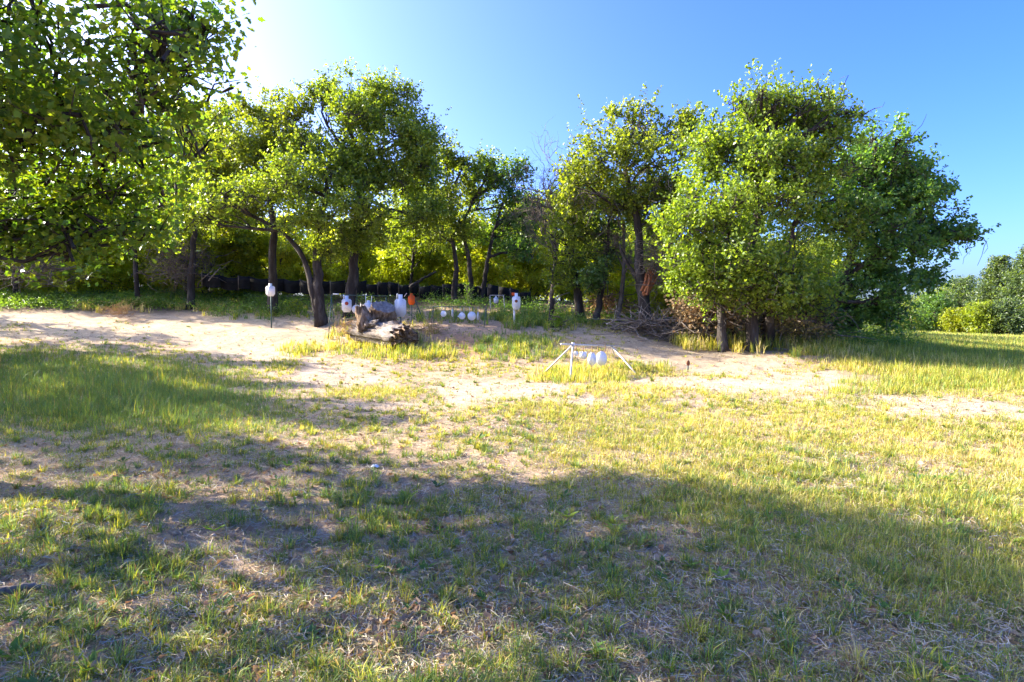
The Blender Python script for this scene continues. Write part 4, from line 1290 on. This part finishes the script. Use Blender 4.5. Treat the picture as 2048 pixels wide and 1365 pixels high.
brush('brush_pile', 'grey brush pile of cut branches on the soil below the split oak', 1295, 650, 21.5, 75, 16, 190, M_silver, rad=.022)
brush('brush_pile', 'low twiggy debris right of the grey brush pile', 1365, 665, 20.8, 70, 14, 150, M_twig, L=(.4, 1.1))
brush('dead_shrub', 'heap of dead brown leaves on cut branches under the biggest crown', 1415, 625, 20.0, 80, 40, 120, M_twig, [(.24, .15, .08), (.34, .25, .15), (.14, .08, .05), (.26, .22, .11)], 3, nl=3600, cat='dead shrub', lsize=.11)
brush('dead_shrub', 'drier olive brown shrub between the trunks of the biggest crown', 1525, 645, 20.3, 80, 40, 120, M_twig, [(.30, .25, .10), (.40, .32, .16), (.16, .12, .05), (.22, .22, .07)], 5, nl=3600, cat='dead shrub')
brush('dead_shrub', 'tan dead leafed shrub right of the biggest crown trunks', 1615, 650, 19.6, 70, 38, 120, M_twig, [(.30, .25, .10), (.40, .32, .16), (.16, .12, .05), (.18, .22, .06)], 7, nl=2600, cat='dead shrub')
brush('dead_shrub', 'brown leafed shrub behind the small forked oak', 1225, 605, 25.0, 60, 22, 60, M_twig, PAL_DEAD, 8, nl=1200, cat='dead shrub')
brush('vine_tangle', 'large dome of tangled dead vines at the left end of the black wall', 362, 528, 29.5, 60, 42, 330, M_twig, L=(.5, 1.5), rad=.016, cat='vines', arch=.6)
brush('vine_tangle', 'curtain of hanging grey vines beside the split oak trunk', 1315, 520, 22.0, 26, 70, 200, M_twig, L=(.4, 1.2), rad=.012, cat='vines', arch=.6)
brush('brush_pile', 'low dark dead branches under the far left oaks', 75, 540, 30, 95, 32, 170, M_twig, L=(.6, 2.0), cat='brush pile', rad=.02)
brush('dry_weed', 'dry tan weed clump leaning on the left sandy slope', 240, 620, G(235, 640)[1], 32, 12, 150, mat=M_strap, L=(.3, .8), rad=.006, cat='weed', arch=.3)
brush('green_bush', 'bright green leafy bush at the foot of the broken post', 1118, 642, 21.2, 22, 22, 14, M_twig, PAL_W, 11, nl=420, cat='bush', lsize=.08, L=(.25, .6))
brush('dry_weed', 'tan dry weeds standing round the left end of the log pile', 700, 655, 21.0, 34, 20, 170, M_strap, L=(.2, .6), rad=.005, cat='weed', arch=.3)
brush('dry_weed', 'tan dry weeds on the bank right of the log pile', 855, 655, 21.0, 40, 20, 170, M_strap, L=(.2, .6), rad=.005, cat='weed', arch=.3)
for (px, py, hh, lb) in ((936, 578, 1.0, 'tall blue green weed sprouting in front of the black wall, right half'), (735, 592, .7, 'blue green weed in front of the black wall above the dark green stand'),
                         (595, 588, .7, 'yellow leafed fern like weed between the two left oak trunks')):
    D = 27.0; c = at(px, py, D); b = np.array((c[0], c[1], gz(c[0], c[1])))
    t = thing('weed', lb, 'weed', b); gm = Geo(); gf = Geo()
    for k in range(7):
        e_ = b + np.array((R.normal(0, .25), R.normal(0, .2), hh * R.uniform(.6, 1.1))); P = bend(b, e_, 6, .15); gm.tube(P, .008, 4, False)
        pos = P[R.integers(1, 6, 40)] + R.normal(0, .07, (40, 3)); leaves(gf, pos, .1, PAL_BLUE if px != 595 else PAL_YEL, False, .3, aspect=.4)
    gm.build('stem', M_twig, t, b); gf.build('leaves', M_leaf, t, b)

nn = 26000; x, y = scatter(nn, 2.2, 34); z = H(x, y); bb, _, px, py = cover(x, y, z)
kp = R.random(nn) < np.where(py < 690, .8, .10 + .35 * sstep(.5, .65, fbm(x, y, 1.1, 301)))
kp &= ~((px > 1640) & (py < 790))
gf = Geo(); leaves(gf, np.stack([x, y, z + .018], 1)[kp], .055, PAL_DEAD + [(.5, .42, .3)], False, .9)
tag(gf.build('leaf_litter', M_deadleaf), 'fallen brown oak leaves scattered over soil and grass', kind='stuff')

# broad leaved weeds in the turf
nn = 700; x, y = scatter(nn, 2.2, 14); z = H(x, y); bb, _, px, py = cover(x, y, z)
kp = (R.random(nn) < .6 * (1 - bb)) & ~((px > 1650) & (py < 790)); x, y, z = x[kp], y[kp], z[kp]
gw = Geo()
for q in range(len(x)):
    m_ = R.integers(5, 11); an = R.uniform(0, 6.28, m_); L_ = R.uniform(.04, .10) * R.uniform(.7, 1.2, m_); dx, dy = np.cos(an), np.sin(an)
    b_ = np.array((x[q], y[q], z[q] + .005)); D3 = np.stack([dx, dy, np.full(m_, R.uniform(.2, .9))], 1); S3 = np.stack([-dy, dx, 0 * dx], 1)
    V = np.stack([b_ + 0 * D3, b_ + D3 * L_[:, None] * .5 + S3 * L_[:, None] * .17, b_ + D3 * L_[:, None] * (1, 1, .7), b_ + D3 * L_[:, None] * .5 - S3 * L_[:, None] * .17], 1)
    i_ = np.arange(m_) * 4
    cw = np.array([(.13, .24, .04), (.20, .30, .04), (.09, .18, .05)])[R.integers(0, 3)] * R.uniform(.8, 1.2)
    gw.add(V.reshape(-1, 3), [np.stack([i_, i_ + 1, i_ + 2], 1), np.stack([i_, i_ + 2, i_ + 3], 1)], cw)
tag(gw.build('broadleaf_weeds', M_grass), 'small broad leaved weeds growing flat among the grass', kind='stuff')

# clods and small stones on the bare sand
nn = 9000; x, y = scatter(nn, 2.4, 24); z = H(x, y); bb, _, px, py = cover(x, y, z)
kp = R.random(nn) < .08 + .5 * bb; x, y, z = x[kp], y[kp], z[kp]; n_ = len(x)
o8 = np.array([(1, 0, 0), (-1, 0, 0), (0, 1, 0), (0, -1, 0), (0, 0, .7), (0, 0, -.7)], float)
V = o8[None] * (R.uniform(.006, .02, n_) * (1 + .03 * y))[:, None, None] * R.uniform(.6, 1.4, (n_, 6, 1)) + np.stack([x, y, z], 1)[:, None]
T = np.array([(0, 2, 4), (2, 1, 4), (1, 3, 4), (3, 0, 4), (2, 0, 5), (1, 2, 5), (3, 1, 5), (0, 3, 5)])
cc = np.array([(.5, .38, .26), (.62, .5, .37), (.36, .26, .18)])[R.integers(0, 3, n_)]
tag(mesh('soil_clods', V.reshape(-1, 3), [(T[None] + 6 * np.arange(n_)[:, None, None]).reshape(-1, 3)], M_straw, col=np.repeat(cc, 6, 0)), 'small crumbs of earth and pebbles on the bare sand', kind='stuff')

# white scraps on the turf
for px, py, s_, lb in ((750, 938, .05, 'crumpled white scrap lying in the grass near the middle'), (288, 948, .02, 'small white pebble in the shaded grass at left')):
    b = G(px, py) + (0, 0, .012)
    gm = Geo(); n_ = 12; an = np.arange(n_) * 6.283 / n_
    a_ = np.stack([np.cos(an) * s_ * R.uniform(.7, 1.2, n_), np.sin(an) * s_ * .6 * R.uniform(.7, 1.2, n_), R.uniform(0, s_ * .3, n_)], 1)
    V = np.concatenate([a_ + b, a_ * .5 + b + (0, 0, s_ * .5), [b + (0, 0, s_ * .4)]])
    i = np.arange(n_); j = (i + 1) % n_
    gm.add(V, [np.stack([i, j, j + n_, i + n_], 1), np.stack([i + n_, j + n_, np.full(n_, 2 * n_)], 1)])
    tag(gm.build('scrap' if s_ > .03 else 'pebble', M_white, None, b), lb, 'litter' if s_ > .03 else 'stone')
